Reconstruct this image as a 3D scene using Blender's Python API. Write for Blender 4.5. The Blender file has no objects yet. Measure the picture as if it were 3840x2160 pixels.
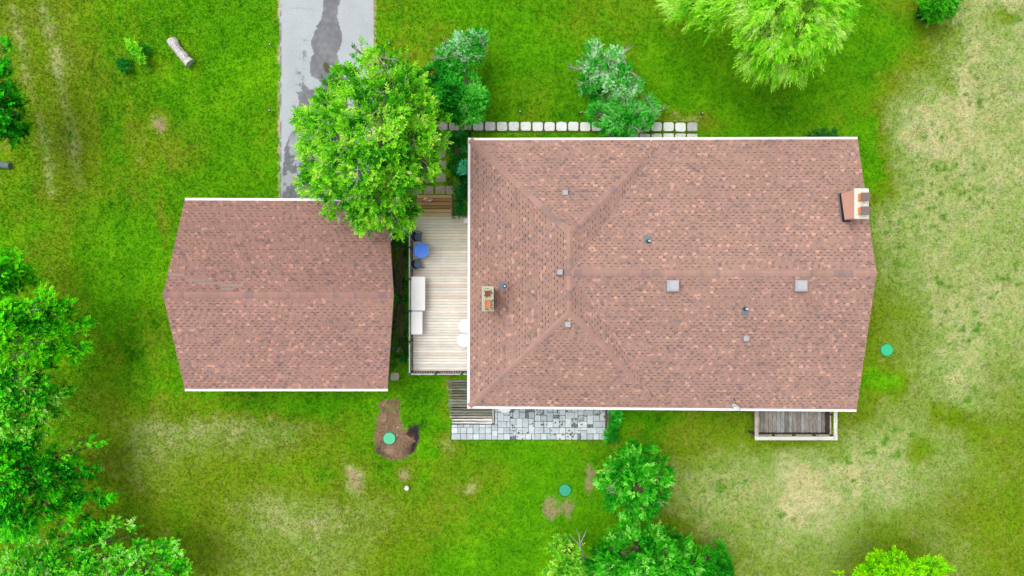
import bpy, math, random
import numpy as np

random.seed(7)
RNG = np.random.default_rng(11)
scene = bpy.context.scene
COL = scene.collection
R = math.radians

# ------------------------------------------------------------------ camera, sky, sun, exposure
CAM_H = 37.65          # metres above the lawn, looking straight down
PPM = 68.0             # photograph pixels per metre on the lawn (3840 px wide)
cam_data = bpy.data.cameras.new('camera')
cam_data.sensor_width = 36.0
cam_data.lens = 36.0 * PPM * CAM_H / 3840.0
cam_data.clip_end = 3000
cam = bpy.data.objects.new('camera', cam_data)
cam.location = (0, 0, CAM_H)
COL.objects.link(cam)
scene.camera = cam

SUN_EL, SUN_AZ = 68.0, -60.0      # high soft sun, from the north-west
world = bpy.data.worlds.new('World')
scene.world = world
world.use_nodes = True
wn = world.node_tree
wn.nodes.clear()
sky = wn.nodes.new('ShaderNodeTexSky')
sky.sky_type = 'NISHITA'
sky.sun_disc = False
sky.sun_elevation = R(SUN_EL)
sky.sun_rotation = R(SUN_AZ)
sky.dust_density = 6.0
hsv = wn.nodes.new('ShaderNodeHueSaturation')
hsv.inputs['Saturation'].default_value = 0.22
bg = wn.nodes.new('ShaderNodeBackground')
bg.inputs['Strength'].default_value = 0.15
wo = wn.nodes.new('ShaderNodeOutputWorld')
wn.links.new(sky.outputs[0], hsv.inputs['Color'])
wn.links.new(hsv.outputs[0], bg.inputs['Color'])
wn.links.new(bg.outputs[0], wo.inputs['Surface'])

sun_data = bpy.data.lights.new('sun', 'SUN')
sun_data.energy = 0.7
sun_data.angle = R(55)
sun_data.color = (1.0, 0.97, 0.92)
sun = bpy.data.objects.new('sun', sun_data)
sun.rotation_euler = (R(90 - SUN_EL), 0, R(180 - SUN_AZ))
COL.objects.link(sun)

scene.view_settings.view_transform = 'Standard'
scene.view_settings.look = 'None'
scene.view_settings.gamma = 1.0
scene.view_settings.use_curve_mapping = False
scene.view_settings.exposure = 0.2
scene.render.engine = 'CYCLES'
scene.cycles.use_denoising = True
scene.cycles.max_bounces = 6
scene.cycles.diffuse_bounces = 3
scene.cycles.transmission_bounces = 3
scene.cycles.caustics_reflective = False
scene.cycles.caustics_refractive = False


# ------------------------------------------------------------------ helpers
def W(px, py, z=0.0):
    """photograph pixel + height -> world point"""
    s = (CAM_H - z) / CAM_H / PPM
    return ((px - 1920.0) * s, (1080.0 - py) * s, z)


def lin(c):
    c = c / 255.0
    return c / 12.92 if c <= 0.04045 else ((c + 0.055) / 1.055) ** 2.4


def A(r, g, b, k=1.4):
    """base colour for a surface seen as this sRGB colour under the scene's daylight"""
    c = [lin(v) / k for v in (r, g, b)]
    m = max(1.0, max(c) / .85)      # keep the hue when it would be too bright
    return (c[0] / m, c[1] / m, c[2] / m)


ORG = {}


def org_of(o):
    return ORG.get(o.name, (0.0, 0.0, 0.0)) if o is not None else (0.0, 0.0, 0.0)


def tag(o, label=None, cat=None, group=None, kind=None):
    if label: o['label'] = label
    if cat: o['category'] = cat
    if group: o['group'] = group
    if kind: o['kind'] = kind
    return o


def thing(name, loc, label, cat, group=None):
    o = bpy.data.objects.new(name, None)
    o.empty_display_size = 0.2
    o.location = loc
    COL.objects.link(o)
    ORG[o.name] = tuple(loc)
    return tag(o, label, cat, group)


def link_mesh(name, me, mat, parent=None, org=(0, 0, 0)):
    o = bpy.data.objects.new(name, me)
    if mat is not None:
        me.materials.append(mat)
    COL.objects.link(o)
    if parent is not None:
        o.parent = parent
    ORG[o.name] = tuple(org)
    return o


def big_mesh(name, V, F, C, mat, parent=None, per='face', smooth=False):
    """fast mesh from arrays. F is (n,k); C per face (or per vertex with per='vert')"""
    org = org_of(parent)
    V = np.asarray(V, dtype=np.float32).reshape(-1, 3) - np.array(org, dtype=np.float32)
    F = np.asarray(F, dtype=np.int32)
    n, k = F.shape
    me = bpy.data.meshes.new(name)
    me.vertices.add(len(V))
    me.vertices.foreach_set('co', V.ravel())
    me.loops.add(n * k)
    me.loops.foreach_set('vertex_index', F.ravel())
    me.polygons.add(n)
    me.polygons.foreach_set('loop_start', np.arange(0, n * k, k, dtype=np.int32))
    me.polygons.foreach_set('loop_total', np.full(n, k, dtype=np.int32))
    if smooth:
        me.polygons.foreach_set('use_smooth', np.ones(n, dtype=bool))
    C = np.asarray(C, dtype=np.float32)
    if per == 'face':
        a = me.attributes.new('col', 'FLOAT_COLOR', 'FACE')
        cc = np.ones((n, 4), dtype=np.float32)
    else:
        a = me.attributes.new('col', 'FLOAT_COLOR', 'POINT')
        cc = np.ones((len(V), 4), dtype=np.float32)
    cc[:, :3] = C[:, :3]
    if C.shape[1] == 4:
        cc[:, 3] = C[:, 3]
    a.data.foreach_set('color', cc.ravel())
    me.update(calc_edges=True)
    return link_mesh(name, me, mat, parent, org)


class MB:
    """collects simple solids in world coordinates and links them as ONE mesh object"""

    def __init__(self):
        self.v, self.f, self.c, self.s = [], [], [], []

    def add(self, vs, fs, col, smooth=False):
        b = len(self.v)
        self.v += [tuple(p) for p in vs]
        for f in fs:
            self.f.append(tuple(i + b for i in f))
            self.c.append(col)
            self.s.append(smooth)
        return self

    def hexa(self, bot, top, col):
        return self.add(list(bot) + list(top),
                        [(3, 2, 1, 0), (4, 5, 6, 7), (0, 1, 5, 4), (1, 2, 6, 5), (2, 3, 7, 6), (3, 0, 4, 7)], col)

    def box(self, x0, x1, y0, y1, z0, z1, col, ch=0.0):
        x0, x1 = min(x0, x1), max(x0, x1)
        y0, y1 = min(y0, y1), max(y0, y1)
        if ch <= 0:
            b = [(x0, y0, z0), (x1, y0, z0), (x1, y1, z0), (x0, y1, z0)]
            t = [(x0, y0, z1), (x1, y0, z1), (x1, y1, z1), (x0, y1, z1)]
            return self.hexa(b, t, col)
        vs = []
        for (i, z) in ((0, z0), (0, z1 - ch), (ch, z1)):
            vs += [(x0 + i, y0 + i, z), (x1 - i, y0 + i, z), (x1 - i, y1 - i, z), (x0 + i, y1 - i, z)]
        fs = [(3, 2, 1, 0), (8, 9, 10, 11)]
        for l in (0, 4):
            for k in range(4):
                fs.append((l + k, l + (k + 1) % 4, l + 4 + (k + 1) % 4, l + 4 + k))
        return self.add(vs, fs, col)

    def beam(self, p, q, w, h, col):
        """rectangular bar from p to q, w across, h tall"""
        p, q = np.array(p, float), np.array(q, float)
        d = q - p
        d /= max(np.linalg.norm(d), 1e-9)
        up = np.array((0, 0, 1.0)) if abs(d[2]) < .95 else np.array((0, 1.0, 0))
        sd = np.cross(d, up)
        sd /= np.linalg.norm(sd)
        up = np.cross(sd, d)
        a, b = sd * w / 2, up * h / 2
        e = lambda c: [c - a - b, c + a - b, c + a + b, c - a + b]
        vs = e(p) + e(q)
        return self.add(vs, [(0, 1, 2, 3), (7, 6, 5, 4), (0, 4, 5, 1), (1, 5, 6, 2), (2, 6, 7, 3), (3, 7, 4, 0)], col)

    def tube(self, pts, rads, col, n=8, caps=True, smooth=True):
        pts = [np.array(p, float) for p in pts]
        vs, fs = [], []
        ref = None
        for i, p in enumerate(pts):
            d = pts[min(i + 1, len(pts) - 1)] - pts[max(i - 1, 0)]
            d /= max(np.linalg.norm(d), 1e-9)
            if ref is None:
                ref = np.array((0, 0, 1.0)) if abs(d[2]) < .9 else np.array((1.0, 0, 0))
            sd = np.cross(d, ref)
            sd /= max(np.linalg.norm(sd), 1e-9)
            up = np.cross(sd, d)
            for k in range(n):
                t = 2 * math.pi * k / n
                vs.append(p + (sd * math.cos(t) + up * math.sin(t)) * rads[i])
        for i in range(len(pts) - 1):
            for k in range(n):
                fs.append((i * n + k, i * n + (k + 1) % n, (i + 1) * n + (k + 1) % n, (i + 1) * n + k))
        self.add(vs, fs, col, smooth)
        if caps:
            b = len(vs) - n
            self.add([vs[k] for k in range(n)][::-1], [tuple(range(n))], col)
            self.add([vs[b + k] for k in range(n)], [tuple(range(n))], col)
        return self

    def lathe(self, c, prof, col, n=24, smooth=True):
        """prof: list of (radius, z) from bottom to top around the vertical through c"""
        vs, fs = [], []
        for (r, z) in prof:
            for k in range(n):
                t = 2 * math.pi * k / n
                vs.append((c[0] + r * math.cos(t), c[1] + r * math.sin(t), c[2] + z))
        for i in range(len(prof) - 1):
            for k in range(n):
                fs.append((i * n + k, i * n + (k + 1) % n, (i + 1) * n + (k + 1) % n, (i + 1) * n + k))
        self.add(vs, fs, col, smooth)
        b = (len(prof) - 1) * n
        self.add([vs[b + k] for k in range(n)], [tuple(range(n))], col)
        self.add([vs[k] for k in range(n)][::-1], [tuple(range(n))], col)
        return self

    def build(self, name, mat, parent=None):
        org = org_of(parent)
        me = bpy.data.meshes.new(name)
        me.from_pydata([(x - org[0], y - org[1], z - org[2]) for (x, y, z) in self.v], [], self.f)
        a = me.attributes.new('col', 'FLOAT_COLOR', 'FACE')
        cc = np.ones((len(self.f), 4), dtype=np.float32)
        cc[:, :3] = np.array(self.c, dtype=np.float32)[:, :3]
        a.data.foreach_set('color', cc.ravel())
        me.polygons.foreach_set('use_smooth', np.array(self.s, dtype=bool))
        me.update()
        return link_mesh(name, me, mat, parent, org)


def copy_tree(o, parent=None):
    c = o.copy()
    COL.objects.link(c)
    if parent is not None:
        c.parent = parent
    for ch in list(o.children):
        copy_tree(ch, c)
    return c


# ---- value noise on arrays
def _hash(ix, iy, seed):
    h = (ix.astype(np.int64) * 374761393 + iy.astype(np.int64) * 668265263 + seed * 982451653) & 0x7fffffff
    h = ((h ^ (h >> 13)) * 1274126177) & 0x7fffffff
    h = (h ^ (h >> 16)) & 0xffff
    return h / 65535.0


def noise(x, y, seed=0):
    ix, iy = np.floor(x), np.floor(y)
    fx, fy = x - ix, y - iy
    fx = fx * fx * (3 - 2 * fx)
    fy = fy * fy * (3 - 2 * fy)
    a, b = _hash(ix, iy, seed), _hash(ix + 1, iy, seed)
    c, d = _hash(ix, iy + 1, seed), _hash(ix + 1, iy + 1, seed)
    return (a * (1 - fx) + b * fx) * (1 - fy) + (c * (1 - fx) + d * fx) * fy


def fbm(x, y, scale, seed=0, octv=3):
    """-1..1, scale in metres"""
    t, amp, tot = 0, 1.0, 0
    for i in range(octv):
        t = t + amp * (noise(x / scale * 2 ** i + 17.3 * i, y / scale * 2 ** i + 5.1 * i, seed + i) * 2 - 1)
        tot += amp
        amp *= .6
    return t / tot


def sstep(a, b, x):
    t = np.clip((x - a) / (b - a), 0, 1)
    return t * t * (3 - 2 * t)


def inside_poly(px, py, poly):
    r = np.zeros(px.shape, bool)
    n = len(poly)
    for i in range(n):
        x0, y0 = poly[i]
        x1, y1 = poly[(i + 1) % n]
        if y0 == y1: continue
        cnd = ((y0 > py) != (y1 > py)) & (px < (x1 - x0) * (py - y0) / (y1 - y0) + x0)
        r ^= cnd
    return r


def mixc(a, b, t):
    a, b = np.asarray(a), np.asarray(b)
    return a * (1 - t[:, None]) + b * t[:, None]


# ------------------------------------------------------------------ materials
def vmat(name, rough=.85, amt=.25, scale=6.0, stretch=(1, 1, 1), bump=0.0, bscale=None, spec=.25, detail=4, amt2=0.0, scale2=.4):
    m = bpy.data.materials.new(name)
    m.use_nodes = True
    nt = m.node_tree
    N, L = nt.nodes, nt.links
    bs = N['Principled BSDF']
    bs.inputs['Roughness'].default_value = rough
    bs.inputs['Specular IOR Level'].default_value = spec
    at = N.new('ShaderNodeAttribute'); at.attribute_name = 'col'
    geo = N.new('ShaderNodeNewGeometry')
    mp = N.new('ShaderNodeMapping'); mp.inputs['Scale'].default_value = stretch
    L.new(geo.outputs['Position'], mp.inputs['Vector'])
    nz = N.new('ShaderNodeTexNoise'); nz.inputs['Scale'].default_value = scale
    nz.inputs['Detail'].default_value = detail; nz.inputs['Roughness'].default_value = .65
    L.new(mp.outputs[0], nz.inputs['Vector'])
    mr = N.new('ShaderNodeMapRange')
    mr.inputs['From Min'].default_value = .25; mr.inputs['From Max'].default_value = .75
    mr.inputs['To Min'].default_value = 1 - amt; mr.inputs['To Max'].default_value = 1 + amt
    L.new(nz.outputs['Fac'], mr.inputs['Value'])
    mx = N.new('ShaderNodeVectorMath'); mx.operation = 'MULTIPLY'
    L.new(at.outputs['Color'], mx.inputs[0]); L.new(mr.outputs[0], mx.inputs[1])
    last = mx
    if amt2 > 0:
        nb = N.new('ShaderNodeTexNoise'); nb.inputs['Scale'].default_value = scale2; nb.inputs['Detail'].default_value = 5
        L.new(geo.outputs['Position'], nb.inputs['Vector'])
        m2 = N.new('ShaderNodeMapRange')
        m2.inputs['From Min'].default_value = .3; m2.inputs['From Max'].default_value = .7
        m2.inputs['To Min'].default_value = 1 - amt2; m2.inputs['To Max'].default_value = 1 + amt2
        L.new(nb.outputs['Fac'], m2.inputs['Value'])
        last = N.new('ShaderNodeVectorMath'); last.operation = 'MULTIPLY'
        L.new(mx.outputs[0], last.inputs[0]); L.new(m2.outputs[0], last.inputs[1])
    L.new(last.outputs[0], bs.inputs['Base Color'])
    if bump > 0:
        n2 = N.new('ShaderNodeTexNoise'); n2.inputs['Scale'].default_value = bscale or scale * 2
        n2.inputs['Detail'].default_value = 3
        L.new(mp.outputs[0], n2.inputs['Vector'])
        bp = N.new('ShaderNodeBump'); bp.inputs['Strength'].default_value = bump
        bp.inputs['Distance'].default_value = .02
        L.new(n2.outputs['Fac'], bp.inputs['Height']); L.new(bp.outputs[0], bs.inputs['Normal'])
    return m


def leafmat(name, trans=.25, rough=.55, spec=.25):
    m = bpy.data.materials.new(name)
    m.use_nodes = True
    nt = m.node_tree
    N, L = nt.nodes, nt.links
    bs = N['Principled BSDF']
    bs.inputs['Roughness'].default_value = rough
    bs.inputs['Specular IOR Level'].default_value = spec
    at = N.new('ShaderNodeAttribute'); at.attribute_name = 'col'
    L.new(at.outputs['Color'], bs.inputs['Base Color'])
    tr = N.new('ShaderNodeBsdfTranslucent')
    L.new(at.outputs['Color'], tr.inputs['Color'])
    mx = N.new('ShaderNodeMixShader'); mx.inputs[0].default_value = trans
    L.new(bs.outputs[0], mx.inputs[1]); L.new(tr.outputs[0], mx.inputs[2])
    L.new(mx.outputs[0], N['Material Output'].inputs['Surface'])
    return m


def brickmat(name):
    m = bpy.data.materials.new(name)
    m.use_nodes = True
    nt = m.node_tree
    N, L = nt.nodes, nt.links
    bs = N['Principled BSDF']
    bs.inputs['Roughness'].default_value = .9
    geo = N.new('ShaderNodeNewGeometry')
    sp = N.new('ShaderNodeSeparateXYZ'); L.new(geo.outputs['Position'], sp.inputs[0])
    ad = N.new('ShaderNodeMath'); ad.operation = 'ADD'
    L.new(sp.outputs['X'], ad.inputs[0]); L.new(sp.outputs['Y'], ad.inputs[1])
    cb = N.new('ShaderNodeCombineXYZ')
    L.new(ad.outputs[0], cb.inputs['X']); L.new(sp.outputs['Z'], cb.inputs['Y'])
    br = N.new('ShaderNodeTexBrick')
    br.inputs['Scale'].default_value = 1.0
    br.inputs['Brick Width'].default_value = .215; br.inputs['Row Height'].default_value = .075
    br.inputs['Mortar Size'].default_value = .006
    br.inputs['Color1'].default_value = (*A(246, 194, 178, .8), 1); br.inputs['Color2'].default_value = (*A(242, 178, 162, .8), 1)
    br.inputs['Mortar'].default_value = (*A(244, 196, 182, .8), 1)
    L.new(cb.outputs[0], br.inputs['Vector']); L.new(br.outputs['Color'], bs.inputs['Base Color'])
    return m


M_LAWN = vmat('lawn_turf', .95, .22, 9.0, bump=.5, bscale=26, spec=.1)
M_GRASS = leafmat('grass_blades', .25, .7, .12)
M_ASPHALT = vmat('asphalt', .9, .2, 26.0, bump=.35, bscale=60, spec=.15, detail=8, amt2=.05, scale2=1.3)
M_SHINGLE = vmat('asphalt_shingle', .95, .13, 30.0, bump=.3, bscale=60, spec=.08, amt2=.06, scale2=.45)
M_WHITE = vmat('white_paint', .45, .03, 3.0, spec=.4)
M_WALL = vmat('house_siding', .8, .08, 4.0)
M_BRICK = brickmat('chimney_brick')
M_CONC = vmat('concrete', .9, .22, 9.0, bump=.2, spec=.15)
M_PAVER = vmat('paver_stone', .85, .13, 7.0, bump=.2, bscale=40, spec=.2, amt2=.08, scale2=3.0)
M_METAL = vmat('painted_metal', .5, .06, 5.0, spec=.45)
M_WOOD_X = vmat('deck_wood', .85, .2, 7.0, stretch=(.25, 5, 1), bump=.25, bscale=10, spec=.12, amt2=.07, scale2=1.2)
M_WOOD_Y = vmat('weathered_wood', .9, .42, 5.0, stretch=(3, .8, 1), bump=.35, bscale=12, spec=.1, amt2=.16, scale2=2.2)
M_OLDWOOD = vmat('old_boards', .95, .65, 5.0, stretch=(.5, 5, 1), bump=.5, bscale=14, spec=.08)
M_BARK = vmat('bark', .95, .45, 7.0, stretch=(1, 1, .4), bump=.5, bscale=20, spec=.08)
M_LEAF = leafmat('leaves', .25, .6, .12)
M_PLASTIC = vmat('plastic', .45, .03, 3.0, spec=.4)
M_FABRIC = vmat('mesh_fabric', .8, .1, 25.0, bump=.2, bscale=90, spec=.15)
M_SOIL = vmat('soil', .98, .4, 14.0, bump=.6, bscale=40, spec=.05)
M_TERRA = vmat('terracotta', .85, .15, 8.0, spec=.15)

# ------------------------------------------------------------------ the lawn: patches of green, olive and dry straw-coloured turf
DRY = """
4 4 3 3 2 2 2 2 2 3 2 2 2 3 3 2 2 2 2 2 2 3 6 7
4 5 3 3 2 1 1 2 2 3 4 2 2 2 2 2 2 2 2 1 2 4 6 7
3 4 3 3 2 2 2 2 2 4 4 2 3 2 2 2 2 2 2 3 4 7 8 7
4 5 3 4 3 2 2 2 2 3 2 2 2 2 2 2 2 2 2 2 4 7 8 7
3 4 3 3 2 2 2 2 2 2 2 1 1 1 1 2 2 2 2 3 4 6 7 7
2 3 2 2 2 2 2 2 2 3 3 2 2 2 2 2 2 2 2 3 6 7 7 6
3 3 2 2 2 2 2 2 2 3 3 2 2 2 2 2 2 2 2 3 5 6 6 6
2 3 2 3 3 2 2 2 2 3 3 2 2 2 2 2 2 2 2 3 4 5 7 7
2 2 3 3 2 2 2 2 2 2 2 2 2 2 2 2 2 2 2 3 4 5 7 6
2 3 3 2 2 2 2 2 2 2 2 3 2 2 2 2 2 2 2 3 3 5 7 5
3 3 4 6 6 6 6 5 3 1 2 2 2 2 2 3 4 3 3 4 6 6 6 4
3 3 4 5 4 4 4 3 4 3 3 3 2 2 3 5 6 6 6 6 6 5 5 4
3 3 3 4 4 5 6 6 6 4 3 2 1 1 2 4 6 5 6 6 5 4 4 4
3 3 3 4 4 5 5 6 5 3 2 1 1 1 2 3 4 5 5 5 4 4 5 4
"""
DRYG = np.array([[float(v) for v in r.split()] for r in DRY.strip().splitlines()])

# extra marks: (px, py, rx, ry, added dryness)
BLOBS = [(600, 470, 36, 40, .28), (660, 590, 80, 60, .14), (1765, 1830, 40, 30, .4),
         (1560, 1100 + 640, 50, 30, .3), (1320, 1790, 34, 44, .5), (1500, 1790, 26, 30, .35), (1640, 1700, 30, 40, .25),
         (2560, 440, 110, 26, .35), (2600, 470, 70, 30, .3), (3010, 1900, 110, 60, .3), (3300, 1790, 180, 110, .22),
         (2990, 1760, 60, 60, .22), (1670, 1480, 22, 90, .4), (1690, 1660, 40, 30, .3), (2270, 1665, 60, 16, .3),
         (740, 230, 30, 60, .1), (1500, 240, 60, 60, .22), (2540, 300, 40, 40, -.1), (3470, 500, 90, 90, .1),
         (3610, 250, 22, 250, .14), (3600, 1560, 60, 40, -.15), (3310, 1425, 70, 30, -.45), (3250, 600, 26, 60, -.5),
         (3280, 640, 40, 40, -.35), (3770, 60, 50, 60, -.35), (3560, 300, 40, 40, -.2), (3230, 480, 50, 40, -.45),
         (3540, 1560, 50, 60, -.2), (3650, 1620, 60, 60, -.15), (3440, 1700, 40, 60, -.25), (3500, 1980, 80, 120, .08),
         (1590, 1600, 40, 200, -.2), (1640, 1500, 50, 60, -.2), (900, 1540, 250, 20, -.18), (1240, 1500, 170, 26, -.22),
         (2380, 1560, 120, 26, -.2), (560, 900, 30, 120, -.12), (420, 1180, 36, 160, -.1)]
TRACKS = [([(45, 20), (70, 100), (90, 220), (120, 340), (160, 480), (190, 720)], 20, .24),
          ([(150, 0), (200, 150), (225, 300), (265, 480), (300, 700)], 22, .26),
          ([(590, 700), (610, 830), (620, 930)], 14, .18)]
SOIL = [(1425, 1502), (1460, 1496), (1492, 1500), (1500, 1530), (1508, 1580), (1522, 1610), (1540, 1596), (1568, 1594), (1574, 1630), (1564, 1690),
        (1530, 1716), (1490, 1726), (1430, 1718), (1402, 1692), (1404, 1630), (1416, 1560)]
MULCH = [(1536, 1598), (1572, 1592), (1574, 1640), (1566, 1682), (1540, 1690), (1550, 1650), (1530, 1625)]
SOILSPOTS = [(1312, 1772, 22, 16), (1332, 1800, 22, 26), (1345, 1825, 14, 16), (2212, 1800, 16, 60), (2070, 1905, 34, 44), (2128, 1905, 24, 38),
             (600, 468, 20, 28), (1516, 1786, 18, 20), (3090, 470, 0, 0)]


def seg_dist(px, py, pts):
    d = np.full(px.shape, 1e9)
    for (x0, y0), (x1, y1) in zip(pts[:-1], pts[1:]):
        dx, dy = x1 - x0, y1 - y0
        t = np.clip(((px - x0) * dx + (py - y0) * dy) / (dx * dx + dy * dy), 0, 1)
        d = np.minimum(d, np.hypot(px - x0 - t * dx, py - y0 - t * dy))
    return d


G = lambda r, g, b: np.array(A(r, g, b, .95))
C_DEEP = G(42, 114, 0); C_LUSH = G(82, 150, 2); C_LIME = G(116, 182, 4)
C_OLIVE = G(116, 142, 12); C_BROWN = G(130, 124, 36)
C_STRAW = G(184, 177, 126); C_PALE = G(208, 194, 150); C_GREY = G(166, 178, 136); C_THIN = G(144, 174, 88)
C_SOIL = G(130, 106, 84); C_MULCH = G(54, 46, 48); C_BARE = G(172, 144, 116)


def lawn_colour(x, y):
    """turf colour and soil share at world points (arrays)"""
    px, py = 1920 + x * PPM, 1080 - y * PPM
    n0 = fbm(x, y, 4.2, 1); n1 = fbm(x, y, 1.3, 5); n2 = fbm(x, y, .45, 9); n3 = fbm(x, y, .16, 13, 2)
    wx, wy = px + 40 * n1 + 22 * n2, py + 40 * fbm(x, y, 1.3, 25) + 22 * fbm(x, y, .45, 29)
    gx = np.clip(wx / 160.0 - .5, 0, 22.999); gy = np.clip(wy / (2160 / 14.0) - .5, 0, 12.999)
    ix, iy = gx.astype(int), gy.astype(int)
    fx, fy = gx - ix, gy - iy
    d = (DRYG[iy, ix] * (1 - fx) + DRYG[iy, ix + 1] * fx) * (1 - fy) + (DRYG[iy + 1, ix] * (1 - fx) + DRYG[iy + 1, ix + 1] * fx) * fy
    d = d / 9.0
    for (bx, by, rx, ry, k) in BLOBS:
        q = ((wx - bx) / rx) ** 2 + ((wy - by) / ry) ** 2
        d = d + k * np.exp(-q * .9)
    for pts, w, k in TRACKS:
        d = d + k * np.exp(-(seg_dist(px + 7 * n1, py, pts) / w) ** 2) * (.8 + .35 * n2)
    dry0 = d
    d = d + .11 * n0 + .10 * n1 + .07 * n2 + .07 * n3
    streak = fbm(x + .12 * y, y * .09, .55, 121, 2) * sstep(900, 560, px)
    d = d + .07 * streak
    t = np.clip(.54 + .4 * fbm(x, y, 2.4, 41) + .2 * n2 + .22 * n3 + .22 * streak, 0, 1)
    green = mixc(C_DEEP, C_LUSH, sstep(0, .5, t))
    green = mixc(green, C_LIME, sstep(.5, 1.0, t) * .8)
    u = np.clip(.5 + .6 * fbm(x, y, 1.1, 51) + .3 * n3, 0, 1)
    olive = mixc(C_OLIVE, C_BROWN, u * .6)
    straw = mixc(C_STRAW, C_PALE, sstep(.55, .95, dry0 + .2 * n2))
    straw = mixc(straw, C_GREY, sstep(.35, .8, fbm(x, y, .5, 61) * .5 + .5) * .6)
    c = mixc(green, olive, sstep(.16, .5, d) * .8)
    c = mixc(c, C_THIN, sstep(.42, .74, dry0 + .08 * n0) * (.35 + .45 * sstep(2300, 3100, px)))
    c = mixc(c, straw, sstep(.46, 1.08, d + .15 * n3 + .08 * n2) * .82)
    # separate green tufts standing in the dry turf
    tf = sstep(.74, .84, noise(x / .26, y / .26, 77)) * sstep(.38, .7, noise(x / 2.1, y / 2.1, 79)) * sstep(.5, .7, dry0)
    c = mixc(c, G(84, 136, 26), tf * .85)
    soil = np.zeros(px.shape)
    sx, sy = px + 13 * n2 + 10 * n3, py + 13 * fbm(x, y, .45, 91) + 10 * fbm(x, y, .16, 93, 2)
    s = inside_poly(sx, sy, SOIL).astype(float)
    c = mixc(c, C_SOIL * 1.0, s)
    c = mixc(c, C_BARE, s * sstep(.1, .6, n2 + n3 * .6) * .45)
    g = s * sstep(.3, .5, -n1 + .5 * n3 - .06) * .5
    c = mixc(c, C_LUSH, g)
    mu = inside_poly(sx, sy, MULCH).astype(float) * sstep(-.5, .4, n3 + .25)
    mu2 = s * np.exp(-(((sx - 1425) / 26) ** 2 + ((sy - 1696) / 26) ** 2)) * .8
    mu3 = s * np.exp(-(((sx - 1545) / 34) ** 2 + ((sy - 1690) / 26) ** 2)) * .7
    c = mixc(c, C_MULCH, np.clip(mu + mu2 + mu3, 0, 1))
    soil = np.maximum(soil, s)
    for (bx, by, rx, ry) in SOILSPOTS:
        if rx == 0: continue
        q = ((sx - bx) / rx) ** 2 + ((sy - by) / ry) ** 2
        k = sstep(1.25, .5, q + .5 * n3 + .35 * n2)
        k = k * sstep(-.75, .0, n3 + .6 * fbm(x, y, .3, 97) + .1)
        c = mixc(c, C_BARE * .86, k * .75)
        soil = np.maximum(soil, k * .7)
    # trodden strip between the garage and the deck, bare edges along the driveway
    k = np.exp(-((sx - 1500) / 9) ** 2) * sstep(840, 880, sy) * sstep(1400, 1340, sy) * (.5 + .5 * n1)
    c = mixc(c, G(150, 130, 84), np.clip(k, 0, 1) * .8); soil = np.maximum(soil, np.clip(k, 0, 1) * .7)
    k = (np.exp(-((px - 1047) / 4.5) ** 2) * sstep(-.4, .4, n2 + .6 * n1) + .8 * np.exp(-((px - 1403) / 4.5) ** 2) * sstep(-.8, .2, n2 + n3 * .5)) * sstep(760, 740, py)
    c = mixc(c, G(206, 182, 138), np.clip(k, 0, 1) * .9); soil = np.maximum(soil, np.clip(k, 0, 1) * .8)
    return c, soil


gx = np.concatenate([[-600, -250, -110], np.arange(-74, -34.2, .8), np.arange(-34, 34.01, .15), np.arange(34.8, 75, .8), [110, 250, 600]])
gy = np.concatenate([[-600, -250, -110], np.arange(-62, -22.2, .8), np.arange(-22, 22.01, .15), np.arange(22.8, 63, .8), [110, 250, 600]])
X, Y = np.meshgrid(gx, gy)
xs, ys = X.ravel(), Y.ravel()
cl, so = lawn_colour(xs, ys)
zz = np.where((abs(xs) < 40) & (abs(ys) < 30), -.012 + .012 * fbm(xs, ys, 1.5, 3), -.02)
nx, ny = len(gx), len(gy)
ii = (np.arange(ny - 1)[:, None] * nx + np.arange(nx - 1)[None, :]).ravel()
lawn = big_mesh('lawn', np.stack([xs, ys, zz], 1), np.stack([ii, ii + 1, ii + nx + 1, ii + nx], 1), cl * .92, M_LAWN, per='vert', smooth=True)
tag(lawn, 'mown lawn of green, olive and straw coloured patches', kind='structure')

# where no grass grows (photograph pixels on the ground)
ZONES = [[(1049, -400), (1402, -400), (1402, 752), (1049, 752)],
         [(1812, 565), (3188, 565), (3188, 1500), (1812, 1500)],
         [(735, 785), (1420, 785), (1420, 1430), (735, 1430)],
         [(1548, 730), (1830, 730), (1830, 1395), (1548, 1395)],
         [(1676, 1424), (1830, 1424), (1850, 1500), (1850, 1592), (1694, 1592)],
         [(1692, 1588), (2290, 1588), (2290, 1650), (1692, 1650)], [(1850, 1500), (2290, 1500), (2290, 1600), (1850, 1600)]]
for i in range(-1, 22):
    x0 = 1640 + 44.6 * i
    ZONES.append([(x0, 460), (x0 + 38, 460), (x0 + 38, 492), (x0, 492)])


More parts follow.
